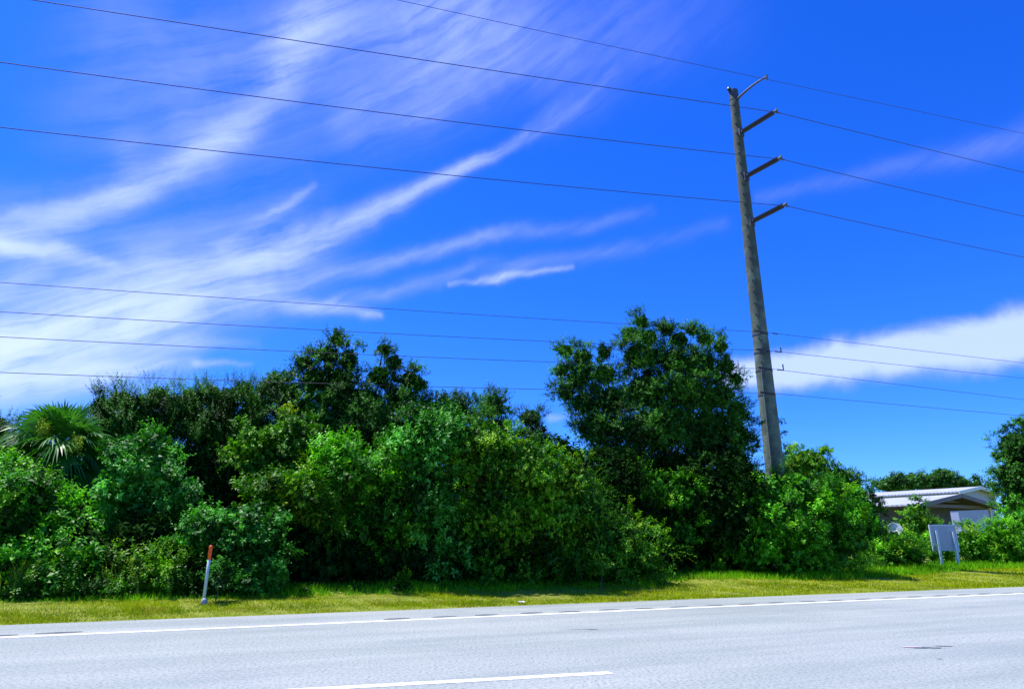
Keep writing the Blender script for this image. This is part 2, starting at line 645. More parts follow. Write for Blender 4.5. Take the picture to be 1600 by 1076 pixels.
def blot(name, m, px, py, rx_, ry_, ang, seed, h=.004):
    d = ray(px, py)
    t_ = -H / d[2]
    cx, cy = d[0] * t_, d[1] * t_
    r_ = np.random.default_rng(seed)
    vs = [(cx, cy, h)]
    n_ = 18
    for i in range(n_):
        th = 2 * math.pi * i / n_
        k = r_.uniform(.65, 1.1)
        x_, y_ = rx_ * math.cos(th) * k, ry_ * math.sin(th) * k
        vs.append((cx + x_ * math.cos(ang) - y_ * math.sin(ang), cy + x_ * math.sin(ang) + y_ * math.cos(ang), h))
    mb_ = MB().add(vs, [(0, 1 + i, 1 + (i + 1) % n_) for i in range(n_)])
    return tag(mb_.build(name, m), kind='structure')


tar = simple('tar_mark', (.07, .08, .095), .7, var=.4, scale=15)
pink = simple('scuffed_primer', (.52, .43, .47), .8, var=.2, scale=15)
blot('road_patch', tar, 1441, 1011.5, .17, .07, .1, 1)
blot('road_patch', tar, 1474, 1009, .15, .035, -.2, 2)
blot('road_patch', tar, 1462, 1012, .12, .03, 0, 3, .008)
blot('road_patch', pink, 1424, 1010.5, .14, .045, -.1, 4, .008)
blot('road_patch', tar, 1468, 1029, .035, .02, -.3, 5)
blot('road_patch', tar, 926, 983, .13, .028, .15, 6)
blot('road_patch', tar, 905, 982.5, .25, .012, .15, 7)


# ------------------------------------------------------------------ foliage
def norm(a):
    return a / (np.linalg.norm(a, axis=-1, keepdims=True) + 1e-9)


def leaves_mesh(name, pos, ax, nr, ln, wd, tint, m, parent, loc, fold=.18, droop=.12):
    """folded diamond leaves"""
    sd_ = norm(np.cross(ax, nr))
    nn = norm(np.cross(sd_, ax))
    l = ln[:, None]
    w = wd[:, None]
    v0 = pos
    v1 = pos + ax * l * .42 + sd_ * w * .5 + nn * w * fold
    v2 = pos + ax * l - nn * l * droop
    v3 = pos + ax * l * .42 - sd_ * w * .5 + nn * w * fold
    V = np.stack([v0, v1, v2, v3], 1).reshape(-1, 3)
    Fc = np.arange(len(V)).reshape(-1, 4)
    return mesh_np(name, V, Fc, 4, m, parent, np.repeat(tint, 4), loc=loc)


def bumps(d, freq, seed):
    r_ = np.random.default_rng(seed)
    out = np.zeros(len(d))
    for k in range(6):
        kv = r_.normal(size=3) * freq
        out += np.sin(d @ kv + r_.uniform(0, 6.28))
    return out / 6 ** .5 / 1.0


# style: dens clusters per m2 of lobe shell, shoots per cluster, leaves per shoot,
#        shoot length, leaf length, width, upward pull, spread, roughness of outline
# dens boughs per m2, nb shoots per bough, br bough radius, k leaves per shoot
ST = {
    'pepper': dict(dens=1.35, nb=20, br=.34, k=12, sl=.44, ll=.118, lw=.064, up=.85, rnd=.38, amp=.17, curve=-.05, fill=1.4, jit=.17),
    'broad': dict(dens=1.55, nb=20, br=.30, k=11, sl=.36, ll=.100, lw=.064, up=.6, rnd=.5, amp=.17, curve=-.12, fill=1.4, jit=.17),
    'oak': dict(dens=2.7, nb=20, br=.24, k=14, sl=.40, ll=.080, lw=.044, up=.45, rnd=.55, amp=.22, curve=-.03, fill=1.0, jit=.24, fr=.66),
    'vine': dict(dens=1.5, nb=14, br=.28, k=20, sl=.85, ll=.088, lw=.042, up=.15, rnd=.38, amp=.16, curve=-.36, fill=1.4, jit=.17),
    'whip': dict(dens=2.2, nb=17, br=.28, k=20, sl=.62, ll=.070, lw=.036, up=1.1, rnd=.34, amp=.18, curve=.0, fill=1.3, jit=.18),
    'weed': dict(dens=5.0, nb=9, br=.16, k=11, sl=.36, ll=.085, lw=.038, up=1.1, rnd=.45, amp=.22, curve=-.10, fill=1.0, jit=.2),
    'fill': dict(dens=1.5, nb=16, br=.45, k=9, sl=.5, ll=.19, lw=.13, up=.3, rnd=.7, amp=.12, curve=-.05, fill=.6, jit=.12),
    'far': dict(dens=1.0, nb=12, br=.6, k=8, sl=.7, ll=.36, lw=.22, up=.4, rnd=.6, amp=.18, curve=-.05, fill=.9, jit=.15),
}


def make_lobes(lobes, D, tuck=0.0):
    out = []
    for lb in lobes:
        px, py, rx_, ry_ = lb[:4]
        d_ = D + (lb[4] if len(lb) > 4 else 0) + tuck * min(1, max(0, (py - 750) / 110))
        c = P(px, py, d_)
        zc = c[1] * cp + (c[2] - H) * sp
        a, b_ = rx_ * zc / F, ry_ * zc / F * 1.03
        dep = lb[5] if len(lb) > 5 else .85 * min(max(a, b_), 1.5 * min(a, b_))
        out.append((c, np.array([a, dep, b_])))
    return out


def crown(lobes, st, r_, seed, mult=1.0):
    pos, nrm, lev = [], [], []
    for li, (c, r3) in enumerate(lobes):
        area = 4 * math.pi * (((r3[0] * r3[1]) ** 1.6 + (r3[0] * r3[2]) ** 1.6 + (r3[1] * r3[2]) ** 1.6) / 3) ** (1 / 1.6)
        n_ = max(8, int(area * st['dens'] * mult))
        # spread the boughs evenly (golden spiral), then jitter them
        i_ = np.arange(n_) + .5
        ph = np.arccos(1 - 2 * i_ / n_)
        th = math.pi * (1 + 5 ** .5) * i_ + r_.uniform(0, 6.28)
        d = np.stack([np.cos(th) * np.sin(ph), np.sin(th) * np.sin(ph), np.cos(ph)], 1)
        d = norm(d + r_.normal(size=(n_, 3)) * .35 / n_ ** .5)
        f = 1 + st['amp'] * bumps(d, 3.2, seed * 31 + li)
        f *= 1 + st['jit'] * (r_.random(n_) ** 1.3 * 1.75 - 1.25)
        rr3 = np.maximum(r3 - st['br'] * .55, r3 * .5)
        pos.append(c + d * rr3 * f[:, None])
        nrm.append(norm(d / r3))
        lev.append(np.ones(n_))
    pos, nrm = np.concatenate(pos), np.concatenate(nrm)
    keep = pos[:, 2] > gz(pos[:, 0], pos[:, 1]) + .10
    ins = np.zeros(len(pos), int)
    for c, r3 in lobes:
        ins += (np.linalg.norm((pos - c) / r3, axis=1) < .68)
    keep &= (ins == 0) | (r_.random(len(pos)) < .3)
    return pos[keep], nrm[keep]


def shoots(pos, nrm, st, r_, scale=1.0, lobes=None, mult=1.0):
    m_ = st['nb']
    nb_ = len(pos)
    n_ = nb_ * m_
    N3 = np.repeat(nrm, m_, 0)
    br = np.repeat(st['br'] * r_.uniform(.65, 1.3, nb_), m_) * scale
    # each bough is a small dome of shoots facing outward and up
    q = norm(norm(r_.normal(size=(n_, 3))) + N3 * .55 + np.array([0, 0, .45]))
    p = np.repeat(pos, m_, 0) + q * (br * r_.uniform(.45, 1.0, n_))[:, None] * np.array([1.1, 1.1, .8])
    d = norm(q * .7 + N3 * .35 + np.array([0, 0, st['up']]) + r_.normal(size=(n_, 3)) * st['rnd'])
    sl = st['sl'] * scale * r_.uniform(.55, 1.35, n_)
    ct = np.repeat(r_.uniform(-.26, .26, nb_), m_) + r_.uniform(-.12, .12, n_)
    k = st['k']
    tt = (np.arange(k) + .6) / k
    a = norm(np.cross(d, r_.normal(size=(n_, 3))))
    b_ = np.cross(d, a)
    th = np.arange(k) * 2.4
    P3 = p[:, None, :] + d[:, None, :] * (sl[:, None] * tt)[:, :, None]
    P3[:, :, 2] += st['curve'] * (sl[:, None] * tt * tt)
    radial = a[:, None, :] * np.cos(th)[None, :, None] + b_[:, None, :] * np.sin(th)[None, :, None]
    ax = norm(d[:, None, :] * .55 + radial * .9 + np.array([0, 0, -.10]) + r_.normal(size=(n_, k, 3)) * .28)
    nr = norm(np.array([0, 0, .75]) + d[:, None, :] * .45 + N3[:, None, :] * .25 + r_.normal(size=(n_, k, 3)) * .35)
    sz = (1.15 - .55 * np.abs(tt - .45) * 1.3)[None, :] * r_.uniform(.7, 1.25, (n_, k)) * np.repeat(r_.uniform(.68, 1.35, nb_), m_)[:, None]
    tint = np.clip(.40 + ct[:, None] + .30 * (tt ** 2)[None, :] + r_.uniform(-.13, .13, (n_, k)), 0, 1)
    out = [P3.reshape(-1, 3), ax.reshape(-1, 3), nr.reshape(-1, 3), (st['ll'] * scale ** .5 * sz).ravel(), (st['lw'] * scale ** .5 * sz).ravel(), tint.ravel()]
    if lobes:
        # larger leaves closing off the crown, inner shade put into their darker tint
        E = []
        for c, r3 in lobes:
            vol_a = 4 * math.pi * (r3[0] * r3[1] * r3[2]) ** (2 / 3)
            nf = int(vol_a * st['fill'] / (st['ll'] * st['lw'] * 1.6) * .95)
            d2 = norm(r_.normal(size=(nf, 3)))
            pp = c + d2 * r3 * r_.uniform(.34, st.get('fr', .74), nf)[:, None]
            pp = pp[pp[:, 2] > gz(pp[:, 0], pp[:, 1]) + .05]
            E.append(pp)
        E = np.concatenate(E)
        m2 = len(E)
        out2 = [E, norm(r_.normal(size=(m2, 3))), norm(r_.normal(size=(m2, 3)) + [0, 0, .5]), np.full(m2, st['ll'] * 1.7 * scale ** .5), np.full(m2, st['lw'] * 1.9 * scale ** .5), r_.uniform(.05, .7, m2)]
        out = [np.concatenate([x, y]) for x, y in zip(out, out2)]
    return out


def limbs(mb, base, lobes, pos, r_, r0, n_twig):
    cs = [c for c, _ in lobes]
    top = np.mean(cs, 0)
    fork = np.array([base[0] * .7 + top[0] * .3, base[1] * .7 + top[1] * .3, base[2] + (min(c[2] for c in cs) - base[2]) * .6])
    fork[2] = max(fork[2], base[2] + .35)
    mid = (base + fork) / 2 + r_.normal(size=3) * r0 * .6
    mb.tube([base - [0, 0, .15], base + [0, 0, .08], mid, fork], [r0 * 1.5, r0 * 1.2, r0, r0 * .85], 9)
    big = sorted(r3[0] for _, r3 in lobes)[len(lobes) // 2]
    for c, r3 in lobes:
        if len(lobes) > 12 and r3[0] < big:
            continue
        w = (c - fork) * .8
        m1 = fork + w * .45 + r_.normal(size=3) * np.linalg.norm(w) * .11 + [0, 0, .1 * np.linalg.norm(w)]
        rr = r0 * .6
        mb.tube([fork, m1, fork + w], [rr, rr * .7, rr * .4], 7)
    if n_twig and len(pos):
        for q in pos[r_.choice(len(pos), min(n_twig, len(pos)), replace=False)]:
            k = int(np.argmin([np.linalg.norm((q - c) / r3) for c, r3 in lobes]))
            c = fork + (cs[k] - fork) * r_.uniform(.55, 1.0)
            w = q - c
            m1 = c + w * .5 + r_.normal(size=3) * np.linalg.norm(w) * .09
            mb.tube([c, m1, q + w * .04], [r0 * .26, r0 * .15, r0 * .05], 5)


SEED = [100]
NLEAF = [0]


def plant(name, label, cat, kind, m, D, lobes, basepx=None, mult=1.0, scale=1.0, r0=.06, twigs=40, group=None, parts=('foliage', 'stem'), baseD=None, bark=None, tuck=0.0):
    SEED[0] += 1
    sd_ = SEED[0]
    r_ = np.random.default_rng(sd_)
    st = dict(ST[kind])
    lb = make_lobes(lobes, D, tuck)
    if basepx is None:
        basepx = float(np.mean([l_[0] for l_ in lobes]))
    bD = baseD or D
    bD += tuck * .9
    bx = P(basepx, 845, bD)[0]
    base = np.array([bx, bD, float(gz(bx, bD))])
    root = empty(name, base, label, cat, group)
    pos, nrm = crown(lb, st, r_, sd_, mult)
    A = shoots(pos, nrm, st, r_, scale, lb)
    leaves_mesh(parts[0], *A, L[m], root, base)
    NLEAF[0] += len(A[0])
    mb_ = MB()
    limbs(mb_, base, lb, pos, r_, r0, twigs)
    mb_.build(parts[1], bark or STEM, root, smooth=True, loc=base)
    return root


GB = 'shrubs along the front of the thicket'
GT = 'trees standing behind the shrubs'
TP = ('crown', 'trunk')
# --- back of the thicket, so that no horizon shows through
plant('dense_tree', 'dark whippy-topped tree just right of the palm', 'tree', 'whip', 'oak', 24.5,
      [(160, 640, 26, 26), (190, 628, 24, 24), (215, 642, 30, 34), (245, 622, 22, 24), (268, 640, 26, 34), (180, 670, 44, 40), (235, 670, 50, 46), (200, 740, 70, 60, .5)], 210, r0=.12, twigs=90, group=GT, parts=TP)
plant('dense_tree', 'dark tree with wispy upright tips left of the tall oak', 'tree', 'whip', 'oak', 25.5,
      [(300, 628, 26, 30), (330, 618, 22, 22), (352, 630, 28, 30), (380, 612, 24, 22), (398, 636, 28, 30), (320, 668, 56, 44), (385, 672, 50, 44), (330, 740, 90, 70, .5), (405, 722, 60, 52, .5)], 330, r0=.12, twigs=90, group=GT, parts=TP)
plant('oak_tree', 'tall dark oak with two knobbly tops above the central shrubs', 'tree', 'oak', 'oak', 25.5,
      [(527, 532, 17, 13), (512, 552, 24, 20), (545, 562, 20, 24), (478, 566, 17, 13), (492, 592, 30, 28), (530, 598, 34, 34),
       (600, 546, 17, 11), (616, 566, 17, 17), (592, 586, 24, 20), (640, 592, 22, 18), (655, 600, 14, 12), (430, 596, 20, 14), (445, 618, 34, 24), (412, 608, 14, 14),
       (560, 630, 60, 34), (628, 625, 34, 28), (470, 650, 60, 36), (590, 680, 90, 56, .5), (668, 640, 26, 24), (460, 730, 90, 80, .5)],
      545, mult=1.35, r0=.15, twigs=150, group=GT, parts=TP, bark=BARK)
plant('young_oak', 'low dark oak crown peeking up right of the two-topped oak', 'tree', 'oak', 'oak', 26.5,
      [(712, 640, 30, 26), (700, 680, 50, 40)], 705, mult=1.4, r0=.09, twigs=60, group=GT, parts=TP, bark=BARK)
plant('young_oak', 'small round dark tree top in the gap before the great oak', 'tree', 'oak', 'oak', 28,
      [(771, 632, 24, 24), (772, 680, 40, 36)], 772, mult=1.5, r0=.08, twigs=60, group=GT, parts=TP, bark=BARK)
plant('young_oak', 'lowest dark tree top just left of the great oak', 'tree', 'oak', 'oak', 28.5,
      [(828, 652, 24, 16), (835, 700, 40, 40)], 830, mult=1.5, r0=.08, twigs=50, group=GT, parts=TP, bark=BARK)
plant('great_oak', 'largest and tallest open crowned oak beside the power pole', 'tree', 'oak', 'oak', 28.5,
      [(1003, 502, 13, 13), (985, 522, 20, 17), (1014, 528, 18, 20), (1042, 514, 16, 10), (1060, 530, 20, 16), (1080, 516, 13, 10), (1102, 530, 20, 13), (1126, 542, 16, 13),
       (1000, 556, 38, 28), (1052, 562, 34, 26), (1095, 568, 34, 26), (1135, 572, 20, 18), (1150, 592, 16, 14), (944, 552, 14, 14),
       (885, 548, 18, 13), (910, 558, 22, 18), (878, 578, 16, 16), (905, 592, 26, 22), (945, 585, 26, 24), (884, 612, 20, 17), (912, 630, 28, 24), (955, 625, 36, 30), (1010, 610, 50, 34),
       (1070, 612, 50, 34), (1125, 618, 32, 24), (1150, 640, 22, 20), (930, 668, 40, 34), (1020, 670, 76, 44), (1100, 670, 60, 40), (1152, 680, 28, 30), (980, 730, 66, 60, .8), (1070, 760, 90, 70, 1.2), (1150, 735, 32, 60, .6), (1000, 820, 70, 60, 1.2), (1110, 840, 66, 45, 1.6)],
      1040, mult=1.2, r0=.11, twigs=260, group=GT, parts=TP, bark=BARK)
plant('dense_tree', 'dark twiggy tree top cut by the left edge behind the palm', 'tree', 'whip', 'oak', 25,
      [(-10, 668, 26, 26), (-30, 715, 60, 50), (30, 720, 40, 40)], -10, r0=.1, twigs=50, group=GT, parts=TP)

# dark woodland filling the depth of the thicket
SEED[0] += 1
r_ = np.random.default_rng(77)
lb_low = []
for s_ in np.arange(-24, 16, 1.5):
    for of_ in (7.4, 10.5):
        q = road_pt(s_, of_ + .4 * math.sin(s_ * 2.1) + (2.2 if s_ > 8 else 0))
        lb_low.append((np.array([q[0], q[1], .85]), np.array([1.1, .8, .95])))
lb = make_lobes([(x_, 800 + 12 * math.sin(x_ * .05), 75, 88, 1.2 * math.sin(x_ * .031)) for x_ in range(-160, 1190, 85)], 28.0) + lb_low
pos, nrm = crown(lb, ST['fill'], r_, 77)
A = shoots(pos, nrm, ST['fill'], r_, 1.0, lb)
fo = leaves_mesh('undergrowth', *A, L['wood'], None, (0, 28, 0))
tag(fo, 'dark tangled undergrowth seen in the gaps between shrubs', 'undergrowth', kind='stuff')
NLEAF[0] += len(A[0])

# --- shrubs, front row and middle row
plant('shrub', 'bright green shrub cut by the left edge of the picture', 'shrub', 'pepper', 'bright', 18.0,
      [(25, 790, 66, 52), (-40, 800, 70, 80), (70, 835, 52, 50), (10, 870, 80, 60), (100, 885, 42, 46, -.5), (45, 900, 50, 40, -.6), (45, 760, 34, 26)], 30, r0=.05, tuck=0.0, group=GB)
plant('shrub', 'tall blue-green leafy shrub between the palm and the leaning marker post', 'shrub', 'pepper', 'cool', 19.6,
      [(205, 712, 42, 40), (190, 765, 50, 52), (246, 745, 44, 44), (236, 700, 26, 30), (288, 775, 34, 36), (215, 820, 66, 50)], 215, r0=.06, twigs=70, tuck=1.0, group=GB)
plant('shrub', 'leafy shrub directly behind the orange-topped post', 'shrub', 'broad', 'cool', 18.7,
      [(345, 825, 46, 40), (395, 845, 48, 50), (310, 850, 34, 36), (380, 893, 54, 40, -.3), (425, 895, 34, 40)], 370, r0=.045, tuck=0.0, group=GB)
plant('shrub', 'yellowish-tipped shrub catching the sun left of the dark hollow', 'shrub', 'pepper', 'yellow', 19.9,
      [(470, 765, 52, 38), (440, 800, 44, 44), (415, 770, 26, 26), (505, 800, 46, 44), (470, 850, 60, 50)], 465, r0=.06, tuck=1.3, group=GB)
plant('shrub', 'shaded olive shrub high between the left trees and the tall oak', 'shrub', 'broad', 'yellow', 22.3,
      [(392, 700, 44, 30), (460, 680, 34, 36), (430, 720, 50, 36)], 420, r0=.07, group=GB)
plant('shrub', 'broad sunlit shrub with bright top in the middle of the thicket', 'shrub', 'pepper', 'bright', 20.5,
      [(560, 735, 56, 42), (525, 700, 30, 26), (610, 790, 60, 60), (560, 830, 60, 55), (620, 870, 70, 50)], 580, r0=.07, twigs=80, tuck=1.5, group=GB)
plant('shrub', 'tallest light green shrub with peaked crown below the small oak tops', 'shrub', 'pepper', 'cool', 20.6,
      [(650, 700, 44, 50), (690, 690, 42, 40), (672, 775, 56, 60), (700, 850, 60, 60), (652, 660, 20, 20)], 675, r0=.07, twigs=80, tuck=1.5, group=GB)
plant('shrub', 'big rounded vine-hung shrub at the centre of the thicket', 'shrub', 'broad', 'vine', 21.2,
      [(765, 705, 52, 44), (730, 695, 34, 36), (820, 728, 52, 46), (780, 790, 70, 70), (760, 870, 80, 50), (848, 790, 50, 60), (845, 860, 60, 55)], 790, r0=.08, twigs=80, tuck=1.4, group=GB)
plant('shrub', 'arching feathery shrub sloping down right of the thicket centre', 'shrub', 'vine', 'vine', 22.0,
      [(888, 745, 40, 42), (910, 800, 46, 50), (930, 860, 50, 46), (890, 850, 50, 50)], 905, r0=.06, tuck=1.0, group=GB)
plant('shrub', 'low arching shrub reaching onto the grass below the great oak', 'shrub', 'vine', 'vine', 22.5,
      [(975, 840, 38, 40), (1005, 872, 40, 34), (960, 880, 44, 34)], 980, r0=.05, tuck=0.5, group=GB)
plant('shrub', 'small yellow-green sprig bush at the dark foot of the thicket', 'shrub', 'weed', 'yellow', 21.2,
      [(938, 880, 16, 26)], 938, r0=.02, twigs=10, group=GB)
plant('shrub', 'half shaded shrub under the great oak left of the pole', 'shrub', 'pepper', 'bright', 26.6,
      [(1015, 770, 40, 40), (1060, 780, 38, 38), (1035, 830, 56, 50)], 1035, r0=.06, tuck=0.8, group=GB)
plant('shrub', 'wide bright green shrub in front of the power pole', 'shrub', 'pepper', 'bright', 27.0,
      [(1190, 775, 44, 34), (1235, 762, 40, 30), (1285, 785, 46, 34), (1150, 795, 34, 34), (1135, 830, 28, 32), (1230, 825, 84, 50), (1322, 828, 36, 42), (1175, 855, 56, 40), (1265, 868, 80, 34)], 1230, r0=.07, twigs=90, tuck=0.2, group=GB)
plant('shrub', 'olive-tinged shrub rising right behind the base of the power pole', 'shrub', 'broad', 'yellow', 34,
      [(1262, 722, 36, 24), (1240, 735, 30, 26), (1300, 755, 40, 30), (1270, 780, 50, 44)], 1265, r0=.07, mult=1.1, group=GB)
plant('shrub', 'dark green shrub stepping down toward the white building', 'shrub', 'broad', 'oak', 35,
      [(1326, 768, 30, 30), (1345, 800, 32, 34), (1330, 830, 40, 34)], 1335, r0=.06, mult=1.2, group=GB)
plant('seedling', 'small pale leafy seedling right of the leaning marker post', 'plant', 'weed', 'cool', 17.1,
      [(347, 905, 20, 18), (352, 888, 12, 12)], 348, r0=.012, twigs=14)
plant('shrub', 'russet-topped shrub standing before the white building', 'shrub', 'broad', 'vine', 44,
      [(1432, 800, 22, 18), (1425, 822, 28, 20), (1450, 825, 18, 20)], 1432, scale=1.1, r0=.05, group=GB)
plant('low_bush', 'low yellowing bush patch left of the blank sign', 'bush', 'weed', 'lime', 31.0,
      [(1385, 868, 36, 20), (1418, 868, 34, 20)], 1400, scale=1.3, r0=.03, group=GB)
plant('low_bush', 'low green bushes behind the blank sign', 'bush', 'broad', 'lime', 34.5,
      [(1375, 850, 36, 24), (1430, 855, 40, 20), (1470, 862, 30, 22), (1395, 845, 26, 16)], 1420, r0=.04, group=GB)
plant('low_bush', 'tall leafy bush patch right of the blank sign', 'bush', 'pepper', 'lime', 35.0,
      [(1520, 848, 34, 26), (1560, 842, 36, 30), (1545, 868, 50, 20)], 1540, r0=.04, group=GB)
plant('low_bush', 'bushes at the right edge below the overhanging tree', 'bush', 'broad', 'bright', 36.5,
      [(1605, 838, 40, 34), (1590, 860, 50, 24), (1650, 845, 40, 36), (1590, 812, 30, 14)], 1610, r0=.04, group=GB)
plant('broadleaf_tree', 'dense green tree cut off by the right edge of the picture', 'tree', 'broad', 'oak', 42,
      [(1592, 700, 36, 34), (1640, 690, 50, 50), (1588, 745, 34, 34), (1640, 760, 56, 50), (1600, 785, 40, 22)], 1640, mult=.9, scale=1.3, r0=.16, twigs=120, parts=TP, bark=BARK)
for k, (lbs, lab) in enumerate([
    ([(1388, 760, 22, 9), (1412, 756, 20, 11)], 'leftmost low rounded far tree rising over the white roofs'),
    ([(1440, 754, 24, 12), (1466, 752, 22, 12), (1478, 750, 16, 11)], 'tallest rounded far tree behind the middle of the white roof'),
    ([(1506, 757, 20, 9), (1528, 760, 16, 7)], 'small low far tree near the right end of the roof ridge')]):
    plant('far_tree', lab, 'tree', 'far', 'far', 110, lbs, lbs[0][0], mult=.8, r0=.3, twigs=0, group='far trees behind the white building', parts=TP, bark=BARK, scale=1.2)

# weeds along the front, left
plant('weed_patch', 'knee-high yellow-green weeds between the left shrub and the marker post', 'weeds', 'weed', 'yellow', 17.9,
      [(155, 905, 32, 30), (205, 908, 40, 34), (262, 900, 34, 40), (190, 878, 22, 14), (245, 872, 18, 14), (225, 885, 30, 24), (285, 910, 26, 28)], 215, r0=.015, twigs=60)


SEED[0] += 1
r_ = np.random.default_rng(55)
lb = []
for s_ in np.concatenate([np.arange(-17, -5.5, .5), np.arange(-5, 7, 1.3), np.arange(9, 23, .6)]):
    o_f = float(np.interp(s_, [-40, -10, -5, 4.5, 9, 15, 26, 80], [5.6, 5.3, 5.0, 4.9, 7.8, 6.7, 8.6, 9.5])) + r_.uniform(.25, .75)
    q = road_pt(s_, o_f)
    rr_ = r_.uniform(.12, .38)
    lb.append((np.array([q[0], q[1], float(gz(q[0], q[1])) + rr_ * .45]), np.array([rr_ * 1.2, rr_, rr_])))
pos, nrm = crown(lb, ST['weed'], r_, 55)
A = shoots(pos, nrm, ST['weed'], r_, .8, lb)
fo = leaves_mesh('ground_cover', *A, L['vine'], None, (0, 20, 0))
tag(fo, 'low weedy ground cover fringing the foot of the shrubs', 'ground cover', kind='stuff')


def reed_clump(px, D, n_, h, label, seed, spread=.22):
    r_ = np.random.default_rng(seed)
    bx = P(px, 845, D)[0]
    base = np.array([bx, D, float(gz(bx, D))])
    V = []
    Fc = []
    tt_ = []
    for i in range(n_):
        a = r_.uniform(0, 6.28)
        q = base + np.array([r_.normal() * spread, r_.normal() * spread * .7, 0])
        q[2] = gz(q[0], q[1])
        lean = np.array([math.cos(a), math.sin(a), 0]) * r_.uniform(.1, .5)
        hh = h * r_.uniform(.5, 1.1)
        wv_ = np.array([-math.sin(a), math.cos(a), 0]) * r_.uniform(.008, .014)
        k0 = len(V)
        tn = r_.uniform(.1, 1)
        for j, f in enumerate((0, .35, .7, 1)):
            c = q + lean * hh * f * f * 1.1 + np.array([0, 0, hh * (f - .25 * f ** 3)])
            w = wv_ * (1 - f * .92)
            V += [c - w, c + w]
            tt_ += [tn, tn]
        for j in range(3):
            Fc.append((k0 + 2 * j, k0 + 2 * j + 1, k0 + 2 * j + 3, k0 + 2 * j + 2))
    o = mesh_np('reed_clump', np.array(V), np.array(Fc), 4, L['reed'], None, np.array(tt_), loc=base)
    return tag(o, label, 'reeds', 'tall grass clumps at the foot of the shrubs')


reed_clump(52, 16.9, 170, 1.15, 'tall pale grass clump in front of the left shrub', 5)
reed_clump(208, 17.6, 120, 1.15, 'tall seeding grass stems rising out of the yellow-green weeds', 6, .4)

# ------------------------------------------------------------------ cabbage palm
pD = 21.4
pc = P(92, 700, pD)
base = np.array([P(88, 845, pD)[0], pD, float(gz(P(88, 845, pD)[0], pD))])
palm = empty('palm', base, 'shaggy fan-leaved palm rising over the left shrubs', 'palm')
mbp = MB()
hh = pc[2] - base[2]
zs = np.linspace(-.1, hh, 26)
mbp.tube([base + np.array([(pc[0] - base[0]) * (z / hh), .04 * math.sin(z), z]) for z in zs], [.17 + .025 * (i % 2) + .03 * (i / 26) for i in range(26)], 12)
mbp.build('trunk', BARK, palm, smooth=True, loc=base)
r_ = np.random.default_rng(12)


def fan(V, Fc, Tt, origin, d, plen, flen, nl, droop, r_, tint):
    d = d / np.linalg.norm(d)
    side = np.cross(d, norm(np.array([r_.normal() * .55, r_.normal() * .55, 1.0])))
    if np.linalg.norm(side) < .05:
        side = np.array([1.0, 0, 0])
    side /= np.linalg.norm(side)
    upv = np.cross(side, d)
    # petiole
    hub = origin + d * plen + np.array([0, 0, -droop * plen * .25])
    k0 = len(V)
    for c, w in ((origin, .022), ((origin + hub) / 2 + np.array([0, 0, .06 * plen]), .017), (hub, .013)):
        V += [c - side * w, c + side * w]
        Tt += [tint, tint]
    Fc += [(k0, k0 + 1, k0 + 3, k0 + 2), (k0 + 2, k0 + 3, k0 + 5, k0 + 4)]
    dd_ = d + np.array([0, 0, -droop * .35])
    dd_ /= np.linalg.norm(dd_)
    for i in range(nl):
        a = (i / (nl - 1) - .5) * rad(250)
        v = dd_ * math.cos(a) + side * math.sin(a) + upv * (.28 * abs(math.sin(a)) + r_.normal() * .03)
        v /= np.linalg.norm(v)
        ll = flen * (1 - .28 * abs(a) / 2.2) * r_.uniform(.88, 1.08)
        sv_ = np.cross(v, upv)
        sv_ /= np.linalg.norm(sv_) + 1e-9
        k0 = len(V)
        tn = np.clip(tint + r_.uniform(-.15, .15), 0, 1)
        st_ = hub + d * .05
        dr = droop * r_.uniform(.8, 1.3)
        for f, w in ((0, .012), (.38, .036), (.7, .024), (1, .003)):
            c = st_ + v * ll * f + np.array([0, 0, -dr * ll * .8 * max(0, f - .25) ** 1.6])
            V += [c - sv_ * w + upv * w * .25, c + sv_ * w - upv * w * .25]
            Tt += [tn, tn]
        for j in range(3):
            Fc.append((k0 + 2 * j, k0 + 2 * j + 1, k0 + 2 * j + 3, k0 + 2 * j + 2))


V, Fc, Tt = [], [], []
for i in range(54):
    a = i * 2.399 + r_.uniform(-.2, .2)
    el_ = rad(84 - i * 2.3 + r_.uniform(-10, 10))
    d = np.array([math.cos(a) * math.cos(el_), math.sin(a) * math.cos(el_), math.sin(el_)])
    fan(V, Fc, Tt, pc + d * .1, d, r_.uniform(.65, 1.05) * (1.0 if i > 6 else .75), r_.uniform(.8, 1.05), 34, min(1.5, .35 + .024 * i), r_, np.clip(.7 - i * .006 + r_.uniform(-.35, .3), 0, 1))
mesh_np('fronds', np.array(V), np.array(Fc), 4, L['palm'], palm, np.array(Tt), loc=base)
V, Fc, Tt = [], [], []
for i in range(28):
    a = i * 2.399 + .7
    el_ = rad(-28 - r_.uniform(0, 42))
    d = np.array([math.cos(a) * math.cos(el_), math.sin(a) * math.cos(el_), math.sin(el_)])
    fan(V, Fc, Tt, pc + np.array([0, 0, -.12]), d, r_.uniform(.6, .9), r_.uniform(.55, .8), 26, 1.5, r_, r_.uniform(.2, .9))
mesh_np('dead_fronds', np.array(V), np.array(Fc), 4, L['deadpalm'], palm, np.array(Tt), loc=base)
for (fx, fy, ll_) in ((118, 693, .45), (70, 672, .4)):
    q = P(fx, fy, pD - .85)
    n_ = 900
    tt_ = r_.random(n_)
    pp = pc + (q - pc) * (.75 + .45 * tt_[:, None]) + r_.normal(size=(n_, 3)) * np.array([.07, .07, .12])
    ax = norm(r_.normal(size=(n_, 3)) + [0, 0, -.6])
    leaves_mesh('flower_stalk', pp, ax, norm(r_.normal(size=(n_, 3))), np.full(n_, .07), np.full(n_, .02), r_.random(n_), L['flower'], palm, base)

